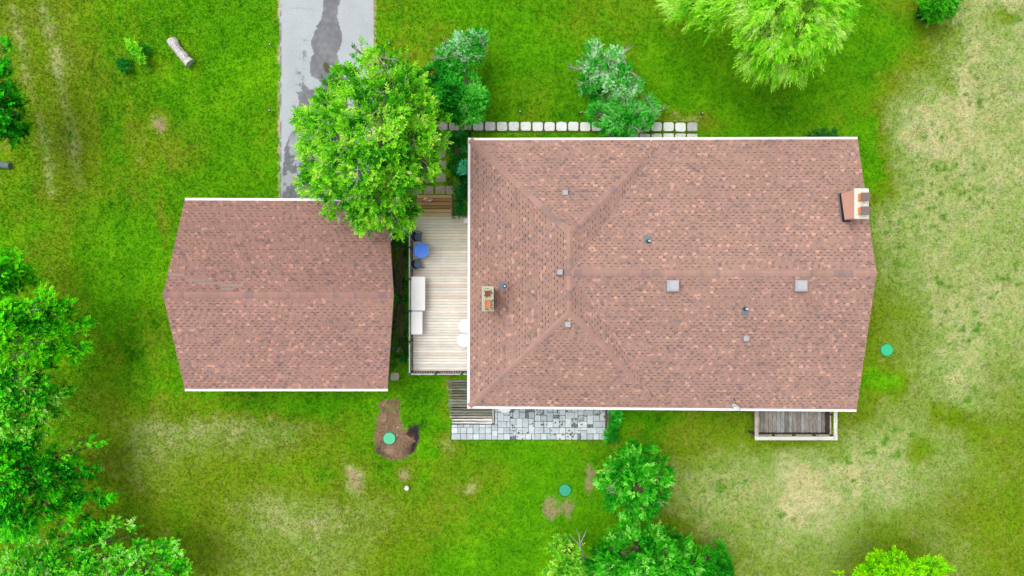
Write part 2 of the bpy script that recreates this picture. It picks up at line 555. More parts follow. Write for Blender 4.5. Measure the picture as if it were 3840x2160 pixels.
def grass_blades():
    n = 250000
    x = RNG.uniform(-30.5, 30.5, n); y = RNG.uniform(-18, 18, n)
    px, py = 1920 + x * PPM, 1080 - y * PPM
    keep = np.ones(n, bool)
    for z in ZONES:
        keep &= ~inside_poly(px + 3 * noise(x * 6, y * 6, 5), py + 3 * noise(x * 6, y * 6, 6), z)
    for (lx, ly) in ((1460, 1645), (3328, 1313), (2120, 1840)):
        keep &= np.hypot(px - lx, py - ly) > 21
    x, y = x[keep], y[keep]
    c, soil = lawn_colour(x, y)
    k = RNG.random(len(x)) > soil * .93
    x, y, c = x[k], y[k], c[k]
    n = len(x)
    nb = 3
    x = np.repeat(x, nb); y = np.repeat(y, nb); c = np.repeat(c, nb, 0)
    m = len(x)
    x = x + RNG.normal(0, .03, m); y = y + RNG.normal(0, .03, m)
    th = RNG.uniform(0, 2 * math.pi, m)
    ln = RNG.uniform(.05, .11, m) * (1 + .5 * fbm(x, y, .8, 33))
    lean = RNG.uniform(.5, .95, m)
    w = RNG.uniform(.012, .024, m)
    V = np.zeros((m, 3, 3))
    cs, sn = np.cos(th), np.sin(th)
    V[:, 0] = np.stack([x - sn * w, y + cs * w, np.full(m, -.006)], 1)
    V[:, 1] = np.stack([x + sn * w, y - cs * w, np.full(m, -.006)], 1)
    V[:, 2] = np.stack([x + cs * ln * lean, y + sn * ln * lean, ln * np.sqrt(1 - (lean * .9) ** 2)], 1)
    b = np.repeat(RNG.normal(1.14, .14, n), nb) * RNG.normal(1, .12, m)
    c = c * np.clip(b, .5, 1.9)[:, None]
    hi = RNG.random(m) < .012
    c[hi] = c[hi] * .4 + G(190, 214, 120) * .6
    F = np.arange(m * 3).reshape(m, 3)
    o = big_mesh('grass', V.reshape(-1, 3), F, c, M_GRASS)
    return tag(o, 'short grass blades covering the whole lawn', 'grass', kind='stuff')


grass_blades()

# ------------------------------------------------------------------ driveway with the long wet stain
STAIN = [(1216, -60), (1215, 0), (1209, 40), (1205, 78), (1190, 98), (1183, 118), (1170, 140), (1164, 168), (1178, 200), (1166, 222), (1161, 262), (1168, 286),
         (1196, 300), (1206, 316), (1196, 332), (1170, 336), (1148, 326), (1136, 306), (1130, 336), (1114, 352), (1124, 392), (1130, 430), (1112, 468), (1090, 505),
         (1066, 560), (1060, 650), (1056, 790), (1400, 790), (1340, 600), (1310, 400), (1280, 300), (1279, 256), (1269, 230), (1264, 200),
         (1276, 178), (1284, 150), (1281, 118), (1273, 90), (1264, 60), (1268, 28), (1277, 0), (1278, -60)]


def driveway():
    x0, x1 = W(1049, 0)[0], W(1402, 0)[0]
    y0 = W(0, 775)[1]
    gx = np.arange(x0, x1 + .03, .055)
    gx[-1] = x1
    gy = np.concatenate([np.arange(y0, 17.0, .055), [20, 26, 40, 70]])
    X, Y = np.meshgrid(gx, gy)
    x, y = X.ravel(), Y.ravel()
    nx, ny = len(gx), len(gy)
    edge = .08 * fbm(y * 1.0, y * 0 + 3.3, .9, 71)
    x = np.where(X.ravel() <= gx[0] + 1e-6, x + edge + .02, x)
    px, py = 1920 + x * PPM, 1080 - y * PPM
    n1, n2, n3 = fbm(x, y, .8, 101), fbm(x, y, .22, 105), fbm(x, y, 2.5, 109)
    dryc = np.array(A(203, 210, 213)); wet = np.array(A(133, 135, 139))
    c = mixc(dryc, dryc * .94, sstep(-.6, .6, n3))
    s = inside_poly(px + 5 * n2 + 4 * n1, py + 6 * n2, STAIN).astype(float)
    # dried blotches over the lower left of the stain, drips along its left edge
    blot = sstep(.08, .3, n1 + .8 * n2 - .0024 * (px - 1080)) * sstep(430, 560, py)
    s = s * (1 - .75 * blot)
    drip = np.exp(-((px - (1140 - (py - 160) * .12)) / 16) ** 2) * sstep(130, 170, py) * sstep(470, 400, py) * sstep(.18, .4, n2 + .4 * fbm(x * 2.5, y * .7, .25, 131))
    s = np.clip(s + .8 * drip, 0, 1)
    low = sstep(330, 640, py)
    wetc = mixc(wet, np.array(A(112, 114, 120)), low)
    s = np.clip(s * (.9 + .25 * n2 + .2 * n1), 0, 1)
    c = c * (1 - s[:, None]) + wetc * s[:, None]
    # dark debris patch, rough left edge
    q = ((px - 1226 - (py - 250) * .15) / 13) ** 2 + ((py - 254) / 22) ** 2
    c = mixc(c, np.array(A(96, 92, 62)), sstep(1.3, .5, q + .9 * n2) * .9)
    c = mixc(c, np.array(A(112, 104, 100)), np.exp(-((px - 1053) / 3.2) ** 2) * sstep(-.35, .2, n2 + .4 * n1) * .8)
    crack = np.exp(-((py - 30 - .09 * (px - 1090) - 6 * n2) / 1.3) ** 2) * sstep(1085, 1095, px) * sstep(1215, 1200, px)
    c = mixc(c, dryc * .6, crack * .6)
    ii = (np.arange(ny - 1)[:, None] * nx + np.arange(nx - 1)[None, :]).ravel()
    o = big_mesh('driveway', np.stack([x, y, np.full(len(x), .018)], 1), np.stack([ii, ii + 1, ii + nx + 1, ii + nx], 1), c, M_ASPHALT, per='vert')
    return tag(o, 'pale asphalt driveway with a long dark wet stain', kind='structure')


driveway()


# ------------------------------------------------------------------ roofs
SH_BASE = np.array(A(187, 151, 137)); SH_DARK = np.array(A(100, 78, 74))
SH_PEACH = np.array(A(216, 169, 151)); SH_PINK = np.array(A(200, 157, 146)); SH_GREY = np.array(A(166, 140, 135)); SH_TAN = np.array(A(184, 151, 138))


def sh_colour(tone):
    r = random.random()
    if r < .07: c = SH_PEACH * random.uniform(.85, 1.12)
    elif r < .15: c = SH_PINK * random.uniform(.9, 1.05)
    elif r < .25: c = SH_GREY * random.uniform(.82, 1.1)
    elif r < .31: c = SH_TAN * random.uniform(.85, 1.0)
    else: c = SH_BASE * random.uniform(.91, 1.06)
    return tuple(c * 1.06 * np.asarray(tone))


class Warp:
    """rectangle (u,v) in metres laid over the four measured roof corners"""

    def __init__(self, sw, se, ne, nw):
        self.c = [np.array(p[:2], float) for p in (sw, se, ne, nw)]
        sw, se, ne, nw = self.c
        self.L = (np.linalg.norm(se - sw) + np.linalg.norm(ne - nw)) / 2
        self.D = (np.linalg.norm(nw - sw) + np.linalg.norm(ne - se)) / 2

    def __call__(self, u, v):
        a, b = u / self.L, v / self.D
        sw, se, ne, nw = self.c
        p = (sw * (1 - a) + se * a) * (1 - b) + (nw * (1 - a) + ne * a) * b
        return float(p[0]), float(p[1])

    def inv(self, x, y):
        u, v = self.L / 2, self.D / 2
        for _ in range(12):
            qx, qy = self(u, v)
            u += x - qx; v += y - qy
        return u, v


def shingle_plane(pieces, wp, uvf, zf, rngf, dmax, tone=1.0, e=.1445):
    def P(d, a, dz):
        u, v = uvf(d, a)
        x, y = wp(u, v)
        return (x, y, zf(d) + dz)
    n = int(math.ceil(dmax / e))
    e = dmax / n
    for i in range(n):
        d0, d1 = i * e, (i + 1) * e
        lo0, hi0 = rngf(d0); lo1, hi1 = rngf(d1)
        a = min(lo0, lo1) - random.random() * .25
        end = max(hi0, hi1)
        raised = random.random() < .5
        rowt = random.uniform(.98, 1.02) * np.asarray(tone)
        while a < end:
            w = random.uniform(.14, .215) if raised else random.uniform(.11, .19)
            A0, A1 = a, a + w
            a += w
            b0, b1 = min(max(A0, lo0), hi0), min(max(A1, lo0), hi0)
            t0, t1 = min(max(A0, lo1), hi1), min(max(A1, lo1), hi1)
            if (b1 - b0) + (t1 - t0) > .02:
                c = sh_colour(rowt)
                h = .009 if raised else 0.0
                lo = .012 + h
                up = .003 + h
                vs = [P(d0, b0, lo), P(d0, b1, lo), P(d1, t1, up), P(d1, t0, up), P(d0, b0, 0.0), P(d0, b1, 0.0)]
                fs = [(0, 1, 2, 3), (4, 5, 1, 0)]
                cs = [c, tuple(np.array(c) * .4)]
                if raised:
                    vs += [P(d1, t0, .003), P(d1, t1, .003)]
                    fs += [(4, 0, 3, 6), (1, 5, 7, 2)]
                    cs += [c, c]
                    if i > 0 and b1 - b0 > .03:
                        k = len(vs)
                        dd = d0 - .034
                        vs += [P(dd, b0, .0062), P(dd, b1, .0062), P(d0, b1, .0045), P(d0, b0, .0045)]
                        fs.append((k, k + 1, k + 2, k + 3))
                        cs.append(tuple(SH_DARK * random.uniform(.75, 1.3)))  # dark strip below the raised tab: its cast shadow put into the colour
                zt = vs[0][2]
                pieces.append((((b1 - b0) + (t1 - t0)) * e / (CAM_H - zt) ** 2, vs, fs, cs))
            raised = not raised


def place_shingles(pieces, roof, limit):
    pieces.sort(key=lambda p: -p[0])
    for (_, vs, fs, cs) in pieces[:limit]:
        mb = MB()
        for f, c in zip(fs, cs):
            mb.add([vs[i] for i in f], [tuple(range(len(f)))], c)
        mb.build('shingle', M_SHINGLE, roof)
    mb = MB()
    for (_, vs, fs, cs) in pieces[limit:]:
        b = len(mb.v)
        mb.v += vs
        for f, c in zip(fs, cs):
            mb.f.append(tuple(i + b for i in f)); mb.c.append(c); mb.s.append(False)
    o = mb.build('shingle_courses', M_SHINGLE, roof)
    o['kind'] = 'stuff'


def cap_run(roof, p0, p1, na, nb, half=.165, step=.15, tone=1.0, flatten=1.0):
    """bent cap shingles from p0 (low) to p1 along a ridge; na/nb = downhill vectors on the two sides (with z)"""
    p0, p1 = np.array(p0, float), np.array(p1, float)
    L = np.linalg.norm(p1 - p0)
    n = max(1, int(round(L / step)))
    t = (p1 - p0) / n
    na, nb = np.array(na, float), np.array(nb, float)
    run = None
    left = 0
    for i in range(n):
        if left <= 0:
            r = random.random()
            run = (SH_BASE * random.uniform(.97, 1.07) if r < .5 else SH_PINK * random.uniform(.9, .98) if r < .72 else
                   SH_TAN * random.uniform(.95, 1.02) if r < .82 else SH_GREY * random.uniform(1.0, 1.12))
            left = random.randint(1, 3)
        left -= 1
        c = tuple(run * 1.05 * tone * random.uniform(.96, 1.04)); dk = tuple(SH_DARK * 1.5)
        lo = np.array((0, 0, .042)); up = np.array((0, 0, .030))
        a = p0 + t * i - t * .1; b = p0 + t * (i + 1)
        vs = [a + na * half + lo, a + lo, a + nb * half + lo, b + na * half + up, b + up, b + nb * half + up,
              a + na * half, a, a + nb * half, b + na * half, b + nb * half]
        mb = MB()
        mb.add(vs, [(0, 1, 4, 3), (1, 2, 5, 4)], c)
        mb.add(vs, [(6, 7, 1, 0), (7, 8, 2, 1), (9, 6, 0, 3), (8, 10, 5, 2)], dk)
        mb.build('ridge_cap', M_SHINGLE, roof)


def roof_deck(name, polys, edges, parent, thick=.15):
    """polys: top polygons in world coordinates (flush under the shingles); edges: outer boundary segments"""
    mb = MB()
    c = A(150, 118, 110)
    for p in polys:
        mb.add([(x, y, z - .004) for (x, y, z) in p], [tuple(range(len(p)))], c)
        mb.add([(x, y, z - thick) for (x, y, z) in p][::-1], [tuple(range(len(p)))], A(236, 236, 232))
    for (p, q) in edges:
        mb.add([(p[0], p[1], p[2] - thick), (q[0], q[1], q[2] - thick), (q[0], q[1], q[2] - .004), (p[0], p[1], p[2] - .004)], [(0, 1, 2, 3)], A(190, 170, 155))
    return mb.build(name, M_SHINGLE, parent)


def gutter(parent, p, q, out, w=.125):
    """open trough along p-q, on the side 'out'"""
    p, q = np.array(p, float), np.array(q, float)
    o = np.array((out[0], out[1], 0.0))
    d = (q - p) / np.linalg.norm(q - p)
    p = p - d * .01; q = q + d * .01
    c = (.86, .86, .86)
    prof = [(.004, -.02), (.012, -.02), (.016, -.028), (w - .018, -.026), (w - .012, -.012), (w, -.012), (w, -.03), (w - .03, -.14), (.004, -.14)]
    a = [p + o * s + np.array((0, 0, z)) for s, z in prof]
    b = [q + o * s + np.array((0, 0, z)) for s, z in prof]
    n = len(prof)
    mb = MB()
    mb.add(a + b, [(i, (i + 1) % n, n + (i + 1) % n, n + i) for i in range(n)] + [tuple(range(n))[::-1], tuple(range(n, 2 * n))], c)
    return mb.build('gutter', M_WHITE, parent)


def unit(v):
    v = np.array(v, float)
    return v / max(np.linalg.norm(v), 1e-9)


# ---------------- the garage
G_ZE, G_R = 2.6, 1.18
gw = Warp(W(693, 1458, G_ZE), W(1453, 1458, G_ZE), W(1454, 754, G_ZE), W(693, 751, G_ZE))
GL, GD = gw.L, gw.D
gm, gp = GD / 2, .51
gs = G_R / gm
garage = thing('garage', (*gw(GL / 2, GD / 2), 0), 'detached garage under the smaller plain gable roof, left of the deck', 'garage')


def gP(u, v, dz=0.0):
    x, y = gw(u, v)
    return (x, y, G_ZE + gs * min(v, GD - v) + dz)


wall_in = .55
mb = MB()
wc = A(206, 190, 172)
u0, u1, v0, v1 = wall_in, GL - wall_in, wall_in, GD - wall_in
base = [gw(u0, v0), gw(u1, v0), gw(u1, gm), gw(u1, v1), gw(u0, v1), gw(u0, gm)]
tops = [gP(u0, v0, -.17)[2], gP(u1, v0, -.17)[2], gP(u1, gm, -.17)[2], gP(u1, v1, -.17)[2], gP(u0, v1, -.17)[2], gP(u0, gm, -.17)[2]]
vs = [(*b, -.05) for b in base] + [(*b, t) for b, t in zip(base, tops)]
mb.add(vs, [(i, (i + 1) % 6, 6 + (i + 1) % 6, 6 + i) for i in range(6)], wc)
mb.build('wall', M_WALL, garage)
polyN = [gP(0, GD), gP(-gp, gm), gP(GL + gp, gm), gP(GL, GD)]
polyS = [gP(0, 0), gP(GL, 0), gP(GL + gp, gm), gP(-gp, gm)]
groof = roof_deck('roof', [polyN[::-1], polyS], [(polyS[0], polyS[1]), (polyS[1], polyS[2]), (polyN[2], polyN[3]), (polyN[3], polyN[0]), (polyN[0], polyN[1]), (polyS[3], polyS[0])], garage)
pieces = []
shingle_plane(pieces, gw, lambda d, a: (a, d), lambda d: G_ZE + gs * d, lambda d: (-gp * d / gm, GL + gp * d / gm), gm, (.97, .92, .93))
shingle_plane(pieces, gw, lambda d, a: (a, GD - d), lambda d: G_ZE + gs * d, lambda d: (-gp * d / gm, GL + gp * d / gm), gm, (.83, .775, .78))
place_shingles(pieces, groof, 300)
cap_run(groof, gP(-gp, gm), gP(GL + gp, gm), unit((0, -1, -gs)), unit((0, 1, -gs)), tone=np.array((.92, .87, .88)))
# a few bleached replacement shingles beside the west end of the ridge
mb = MB()
for (pxa, pxb, pyc) in ((632, 690, 1030), (700, 800, 1052), (745, 840, 1062), (830, 912, 1070), (833, 880, 1084), (636, 660, 1042)):
    x0, y0, _ = W(pxa, pyc + 4, 3.6); x1, y1, _ = W(pxb, pyc - 4, 3.6)
    ua, va = gw.inv(x0, y0); ub, vb = gw.inv(x1, y1)
    c = np.array(A(176, 152, 145)) * random.uniform(.93, 1.02)
    q = [gP(ua, va, .026), gP(ub, va, .026), gP(ub, vb, .024), gP(ua, vb, .024)]
    mb.add(q + [(x, y, z - .02) for (x, y, z) in q], [(0, 1, 2, 3), (1, 0, 4, 5), (2, 1, 5, 6), (3, 2, 6, 7), (0, 3, 7, 4)], tuple(c))
o = mb.build('patch_shingle', M_SHINGLE, groof); o['label'] = 'bleached grey replacement shingles'
gutter(garage, gP(0, GD), gP(GL, GD), (0, 1))
gutter(garage, gP(GL, 0), gP(0, 0), (0, -1))
mb = MB()
mb.beam(gP(GL - .55, .02, -.2), (gP(GL - .55, .02)[0], gP(GL - .55, .02)[1] + .53, 2.2), .07, .07, (.8, .8, .8))
mb.box(gP(GL - .55, 0)[0] - .04, gP(GL - .55, 0)[0] + .04, gP(0, .5)[1] - .03, gP(0, .5)[1] + .03, .1, 2.2, (.8, .8, .8))
mb.build('downspout', M_WHITE, garage)

# ---------------- the house
H_ZE, H_R = 2.75, 1.84
hw = Warp(W(1761, 1523, H_ZE), W(3212, 1535, H_ZE), W(3216, 522, H_ZE), W(1764, 526, H_ZE))
HL, HD = hw.L, hw.D
ha, hm = 4.94, HD / 2
s1, s2 = H_R / ha, H_R / hm
house = thing('house', (*hw(HL / 2, HD / 2), 0), 'long house under the big hipped and gabled reddish brown shingle roof', 'house')


def hz(u, v):
    dn, ds = HD - v, v
    return H_ZE + max(s1 * min(u, dn, ds, 2 * ha - u), s2 * min(dn, ds))


def hP(u, v, dz=0.0):
    x, y = hw(u, v)
    return (x, y, hz(u, v) + dz)


def on_roof(px, py, dz=0.0):
    z = 3.6
    for _ in range(10):
        x, y, _z = W(px, py, z)
        z = hz(*hw.inv(x, y)) + dz
    x, y, _z = W(px, py, z)
    return x, y, z - dz


mb = MB()
wi = .6
b = [hw(wi, wi), hw(HL - wi, wi), hw(HL - wi, hm), hw(HL - wi, HD - wi), hw(wi, HD - wi)]
t = [hP(wi, wi, -.18)[2], hP(HL - wi, wi, -.18)[2], hP(HL - wi, hm, -.18)[2], hP(HL - wi, HD - wi, -.18)[2], hP(wi, HD - wi, -.18)[2]]
vs = [(*p, -.05) for p in b] + [(*p, q) for p, q in zip(b, t)]
mb.add(vs, [(i, (i + 1) % 5, 5 + (i + 1) % 5, 5 + i) for i in range(5)], A(214, 198, 182))
mb.build('wall', M_WALL, house)
P_ = lambda *uv: [hP(*q) for q in uv]
polys = [P_((0, 0), (ha, ha), (ha, HD - ha), (0, HD)), P_((0, HD), (ha, HD - ha), (2 * ha, HD)), P_((ha, HD - ha), (ha, hm), (2 * ha, HD)),
         P_((2 * ha, HD), (ha, hm), (HL, hm), (HL, HD)), P_((0, 0), (2 * ha, 0), (ha, ha)), P_((ha, ha), (2 * ha, 0), (ha, hm)),
         P_((2 * ha, 0), (HL, 0), (HL, hm), (ha, hm))]
edges = [(hP(0, 0), hP(HL, 0)), (hP(HL, 0), hP(HL, hm)), (hP(HL, hm), hP(HL, HD)), (hP(HL, HD), hP(0, HD)), (hP(0, HD), hP(0, 0))]
hroof = roof_deck('roof', polys, edges, house)
pieces = []
zf1 = lambda d: H_ZE + s1 * d
zf2 = lambda d: H_ZE + s2 * d
r = ha / hm
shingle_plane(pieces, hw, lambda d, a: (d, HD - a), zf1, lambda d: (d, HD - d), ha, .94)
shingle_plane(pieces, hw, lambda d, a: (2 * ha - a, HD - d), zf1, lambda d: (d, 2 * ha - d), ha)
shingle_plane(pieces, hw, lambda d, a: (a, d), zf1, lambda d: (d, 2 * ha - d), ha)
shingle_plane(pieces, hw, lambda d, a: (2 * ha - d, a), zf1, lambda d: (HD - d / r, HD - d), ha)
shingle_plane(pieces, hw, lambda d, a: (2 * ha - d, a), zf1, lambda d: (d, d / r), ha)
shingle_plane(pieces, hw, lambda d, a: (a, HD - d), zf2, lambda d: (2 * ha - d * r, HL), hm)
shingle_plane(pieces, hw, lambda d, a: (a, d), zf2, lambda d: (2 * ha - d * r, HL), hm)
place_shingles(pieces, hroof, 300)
# cap shingles
cap_run(hroof, hP(HL, hm), hP(ha, hm), unit((0, 1, -s2)), unit((0, -1, -s2)), step=.19)
cap_run(hroof, hP(ha, HD - ha), hP(ha, ha), unit((-1, 0, -s1)), unit((1, 0, -s1)), step=.17)
sq = .70711
for (c0, c1, n_a, n_b) in ((hP(0, HD), hP(ha, HD - ha), (-sq, -sq), (sq, sq)), (hP(0, 0), hP(ha, ha), (sq, -sq), (-sq, sq)),
                           (hP(2 * ha - 1.55, HD - 1.55), hP(ha, HD - ha), (-sq, sq), (sq, -sq)), (hP(2 * ha - 1.7, 1.7), hP(ha, ha), (sq, sq), (-sq, -sq))):
    cap_run(hroof, c0, c1, (n_a[0], n_a[1], -s1 * sq), (n_b[0], n_b[1], -s1 * sq), half=.15, step=.22, tone=1.0)
gutter(house, hP(0, HD), hP(HL, HD), (0, 1))
gutter(house, hP(HL, 0), hP(0, 0), (0, -1))
gutter(house, tuple(np.array(hP(0, 0)) + (0, -.125, 0)), tuple(np.array(hP(0, HD)) + (0, .125, 0)), (-1, 0))

# east chimney: brick stack, concrete cap, two clay flues with brown lids, black flashing
cx0, cx1, cy0, cy1 = 16.36, 16.96, 3.36, 4.68
mb = MB(); mb.box(cx0, cx1, cy0, cy1, 2.9, 5.03, A(225, 160, 140))
chim = mb.build('chimney', M_BRICK, house); chim['label'] = 'brick chimney with two lidded flues'
mb = MB()
cc = A(232, 232, 216, 1.15)
mb.box(cx0 - .04, cx1 + .05, cy0 - .07, cy1 + .07, 5.03, 5.13, cc, ch=.015)
mb.build('cap', M_CONC, chim)
mb = MB()
blk = A(30, 34, 46)
for (ya, yb) in ((cy0, cy1),):
    za, zb = on_roof(3150, 826)[2], on_roof(3146, 725)[2]
    mb.hexa([(cx0 - .03, ya - .03, za - .1), (cx0 - .002, ya - .03, za - .1), (cx0 - .002, yb + .03, zb - .1), (cx0 - .03, yb + .03, zb - .1)],
            [(cx0 - .03, ya - .03, za + .2), (cx0 - .002, ya - .03, za + .2), (cx0 - .002, yb + .03, zb + .18), (cx0 - .03, yb + .03, zb + .18)], blk)
    mb.hexa([(cx0 - .10, ya - .10, za + .02), (cx0 - .031, ya - .10, za + .02), (cx0 - .031, yb + .06, zb + .02), (cx0 - .10, yb + .06, zb + .02)],
            [(cx0 - .10, ya - .10, za + .04), (cx0 - .031, ya - .10, za + .05), (cx0 - .031, yb + .06, zb + .05), (cx0 - .10, yb + .06, zb + .04)], A(110, 112, 122))
    zc = on_roof(3185, 828)[2]
    mb.hexa([(cx0 - .03, ya - .12, za), (cx0 + .34, ya - .12, zc), (cx0 + .34, ya - .004, zc), (cx0 - .03, ya - .004, za)],
            [(cx0 - .03, ya - .12, za + .05), (cx0 + .34, ya - .12, zc + .05), (cx0 + .34, ya - .004, zc + .1), (cx0 - .03, ya - .004, za + .14)], A(60, 66, 78))
mb.build('flashing', M_METAL, chim)
for yy in (4.31, 3.66):
    mb = MB(); mb.box(16.47, 16.84, yy - .16, yy + .16, 5.125, 5.40, A(244, 164, 120, 1.0), ch=.02); mb.build('flue', M_TERRA, chim)
    mb = MB(); mb.box(16.46, 16.89, yy - .20, yy + .19, 5.43, 5.49, A(142, 122, 118), ch=.012)
    for dx, dy in ((.05, -.15), (.05, .13), (.35, -.15), (.35, .13)):
        mb.box(16.47 + dx, 16.50 + dx, yy + dy, yy + dy + .03, 5.39, 5.43, A(90, 80, 78))
    mb.build('flue_lid', M_METAL, chim)
# west chimney
mb = MB(); mb.box(-1.37, -.92, -1.06, .03, 2.8, 5.0, A(225, 160, 140))
ch2 = mb.build('chimney', M_BRICK, house); ch2['label'] = 'chimney with mossy cap and two open clay flues'
mb = MB(); mb.box(-1.43, -.87, -1.115, .085, 5.0, 5.1, A(206, 208, 180), ch=.015); mb.build('cap', M_CONC, ch2)
mb = MB()
for k in range(46):
    a, rr = random.uniform(-1.38, -.9), random.uniform(-1.08, .02)
    s = random.uniform(.015, .05)
    mb.lathe((a, rr, 5.098), [(s, 0), (s * .6, .012)], A(random.randint(96, 140), random.randint(116, 140), random.randint(70, 90)), n=6)
mb.build('moss', M_SOIL, ch2)
for (yy0, yy1, zt, c, ci) in ((-.41, -.13, 5.17, A(176, 110, 92), A(150, 92, 78)), (-.98, -.56, 5.30, A(230, 152, 118), A(222, 146, 114))):
    mb = MB()
    x0, x1 = -1.29, -1.02
    tq = .03
    o4 = [(x0, yy0), (x1, yy0), (x1, yy1), (x0, yy1)]
    i4 = [(x0 + tq, yy0 + tq), (x1 - tq, yy0 + tq), (x1 - tq, yy1 - tq), (x0 + tq, yy1 - tq)]
    vs = [(*p, 5.09) for p in o4] + [(*p, zt) for p in o4] + [(*p, zt) for p in i4] + [(*p, zt - .05) for p in i4]
    fs = []
    for k in range(4):
        j = (k + 1) % 4
        fs += [(k, j, 4 + j, 4 + k), (4 + k, 4 + j, 8 + j, 8 + k), (8 + k, 8 + j, 12 + j, 12 + k)]
    mb.add(vs, fs, c)
    mb.add([(*p, zt - .05) for p in i4], [(0, 1, 2, 3)], ci)
    mb.build('flue', M_TERRA, ch2)

# roof vents, pipes
for (px, py) in ((2120, 722), (2100, 1020), (2130, 1217), (2800, 1270)):
    x, y, z = on_roof(px, py, .14)
    mb = MB(); mb.box(x - .17, x + .17, y - .17, y + .17, z - .05, z + .045, A(150, 140, 142), ch=.01)
    v = mb.build('roof_vent', M_METAL, house); v['label'] = 'small square roof vent'
    mb = MB(); mb.box(x - .135, x + .135, y - .135, y + .135, z + .05, z + .16, A(196, 192, 196), ch=.02); mb.build('hood', M_METAL, v)
for (px, py) in ((2525, 1071), (3007, 1071)):
    x, y, z = on_roof(px, py, .3)
    mb = MB(); mb.box(x - .29, x + .29, y - .27, y + .27, z - .15, z + .22, A(176, 174, 182), ch=.02)
    v = mb.build('roof_vent', M_METAL, house); v['label'] = 'large box roof vent by the ridge'
    mb = MB(); mb.box(x - .30, x + .30, y - .285, y + .275, z + .222, z + .29, A(192, 192, 200), ch=.025)
    mb.box(x - .17, x + .27, y - .2, y + .22, z + .291, z + .315, A(206, 206, 214), ch=.012); mb.build('hood', M_METAL, v)
for (px, py, fx, fy) in ((2430, 905, -.05, .09), (1893, 1073, -.12, .03), (2793, 1158, 0, -.14)):
    x, y, z = on_roof(px, py)
    mb = MB()
    q = [(x + fx - .17, y + fy - .19), (x + fx + .17, y + fy - .19), (x + fx + .17, y + fy + .19), (x + fx - .17, y + fy + .19)]
    mb.hexa([(a, b, hz(*hw.inv(a, b)) + .012) for a, b in q], [(a, b, hz(*hw.inv(a, b)) + .036) for a, b in q], A(128, 140, 150))
    v = mb.build('vent_pipe', M_METAL, house)
    mb = MB(); mb.lathe((x, y, z), [(.10, 0), (.095, .1), (.075, .16), (.06, .20)], A(48, 62, 76), n=16); mb.build('boot', M_METAL, v)
    mb = MB(); mb.lathe((x, y, z), [(.05, .18), (.05, .42), (.04, .425)], A(225, 232, 238), n=14); mb.build('pipe', M_METAL, v)

# satellite dish on the south eave
x, y, z = W(2760, 1532, 3.2)
mb = MB()
nrm = unit((-.74, -.60, .42))
sd = unit(np.cross(nrm, (0, 0, 1))); up = np.cross(sd, nrm)
cen = np.array((x, y + .07, 3.25))
rings = []
vs, fs = [], []
for j, (rr, dp) in enumerate(((.0, -.06), (.11, -.05), (.19, -.022), (.23, 0.0))):
    for k in range(20):
        a = 2 * math.pi * k / 20
        vs.append(cen + (sd * math.cos(a) + up * math.sin(a) * 1.1) * rr + nrm * dp)
for j in range(3):
    for k in range(20):
        fs.append((j * 20 + k, j * 20 + (k + 1) % 20, (j + 1) * 20 + (k + 1) % 20, (j + 1) * 20 + k))
mb.add(vs, fs, (.8, .8, .8), True)
mb.add([v - nrm * .02 for v in vs], [f[::-1] for f in fs], (.75, .75, .75), True)
dish = mb.build('satellite_dish', M_WHITE, house)
mb = MB()
foot = np.array((x - .18, y + .1, hz(*hw.inv(x - .18, y + .1))))
mb.tube([foot, foot + (.1, 0, .35), cen - nrm * .08], [.02, .02, .02], A(190, 195, 200), n=8)
mb.tube([np.array((x + .2, y + .02, 2.7)), cen - nrm * .07], [.014, .014], A(190, 195, 200), n=6)
mb.tube([np.array((x - .4, y + .0, 2.74)), cen - nrm * .07], [.012, .012], A(230, 230, 230), n=6)
mb.build('mount', M_METAL, dish)
mb = MB()
lnb = cen + np.array((-.12, .42, .05))
mb.tube([cen - up * .26, lnb], [.018, .018], A(190, 200, 206), n=6)
mb.tube([lnb - (0, .06, 0), lnb + (0, .08, 0)], [.035, .028], A(70, 84, 92), n=10)
mb.build('receiver_arm', M_METAL, dish)

# ------------------------------------------------------------------ the deck between garage and house
DZ = .45
deck = thing('wooden_deck', W(1650, 1100, 0), 'pale wooden deck with steps between the garage and the house', 'deck')
xw = W(1543, 1000, DZ)[0]
xe = hw(wi, HD / 2)[0] - .01
yN, yS = W(0, 812, DZ)[1], W(0, 1398, DZ)[1]
nP = 55
pp = (yN - yS) / nP
for k in range(nP):
    y1 = yN - k * pp
    t = k / nP
    j = random.gauss(0, 1)
    green = max(0, 1 - k / 22) * random.uniform(.3, 1)
    base_c = np.array((221 + 6 * j - 12 * green, 215 + 6 * j - 7 * green, 204 + 6 * j - 26 * green))
    if random.random() < .25: base_c += (4, -3, -7)
    base_c += 14 * t
    c = A(*np.clip(base_c, 60, 246), 1.0)
    mb = MB()
    x0 = xw + random.uniform(-.01, .01)
    mb.box(x0, xe, y1 - pp + .012, y1, DZ - .032, DZ + random.uniform(-.003, .004), c, ch=.005)
    mb.build('plank', M_WOOD_X, deck)
mb = MB()
for xx in np.linspace(xw + .1, xe - .1, 6):
    mb.box(xx - .03, xx + .03, yS, yN, .12, DZ - .035, A(110, 92, 72))
mb.box(xw - .005, xe, yS - .03, yS - .002, .1, DZ - .01, A(150, 130, 108))
mb.box(xw - .03, xw - .006, yS, yN, .1, DZ - .01, A(150, 130, 108))
for xx in (xw + .1, xe - .2):
    for yy in (yS + .1, (yS + yN) / 2, yN - .1):
        mb.box(xx - .06, xx + .06, yy - .06, yy + .06, -.05, .12, A(110, 92, 72))
mb.build('joists', M_WOOD_Y, deck)
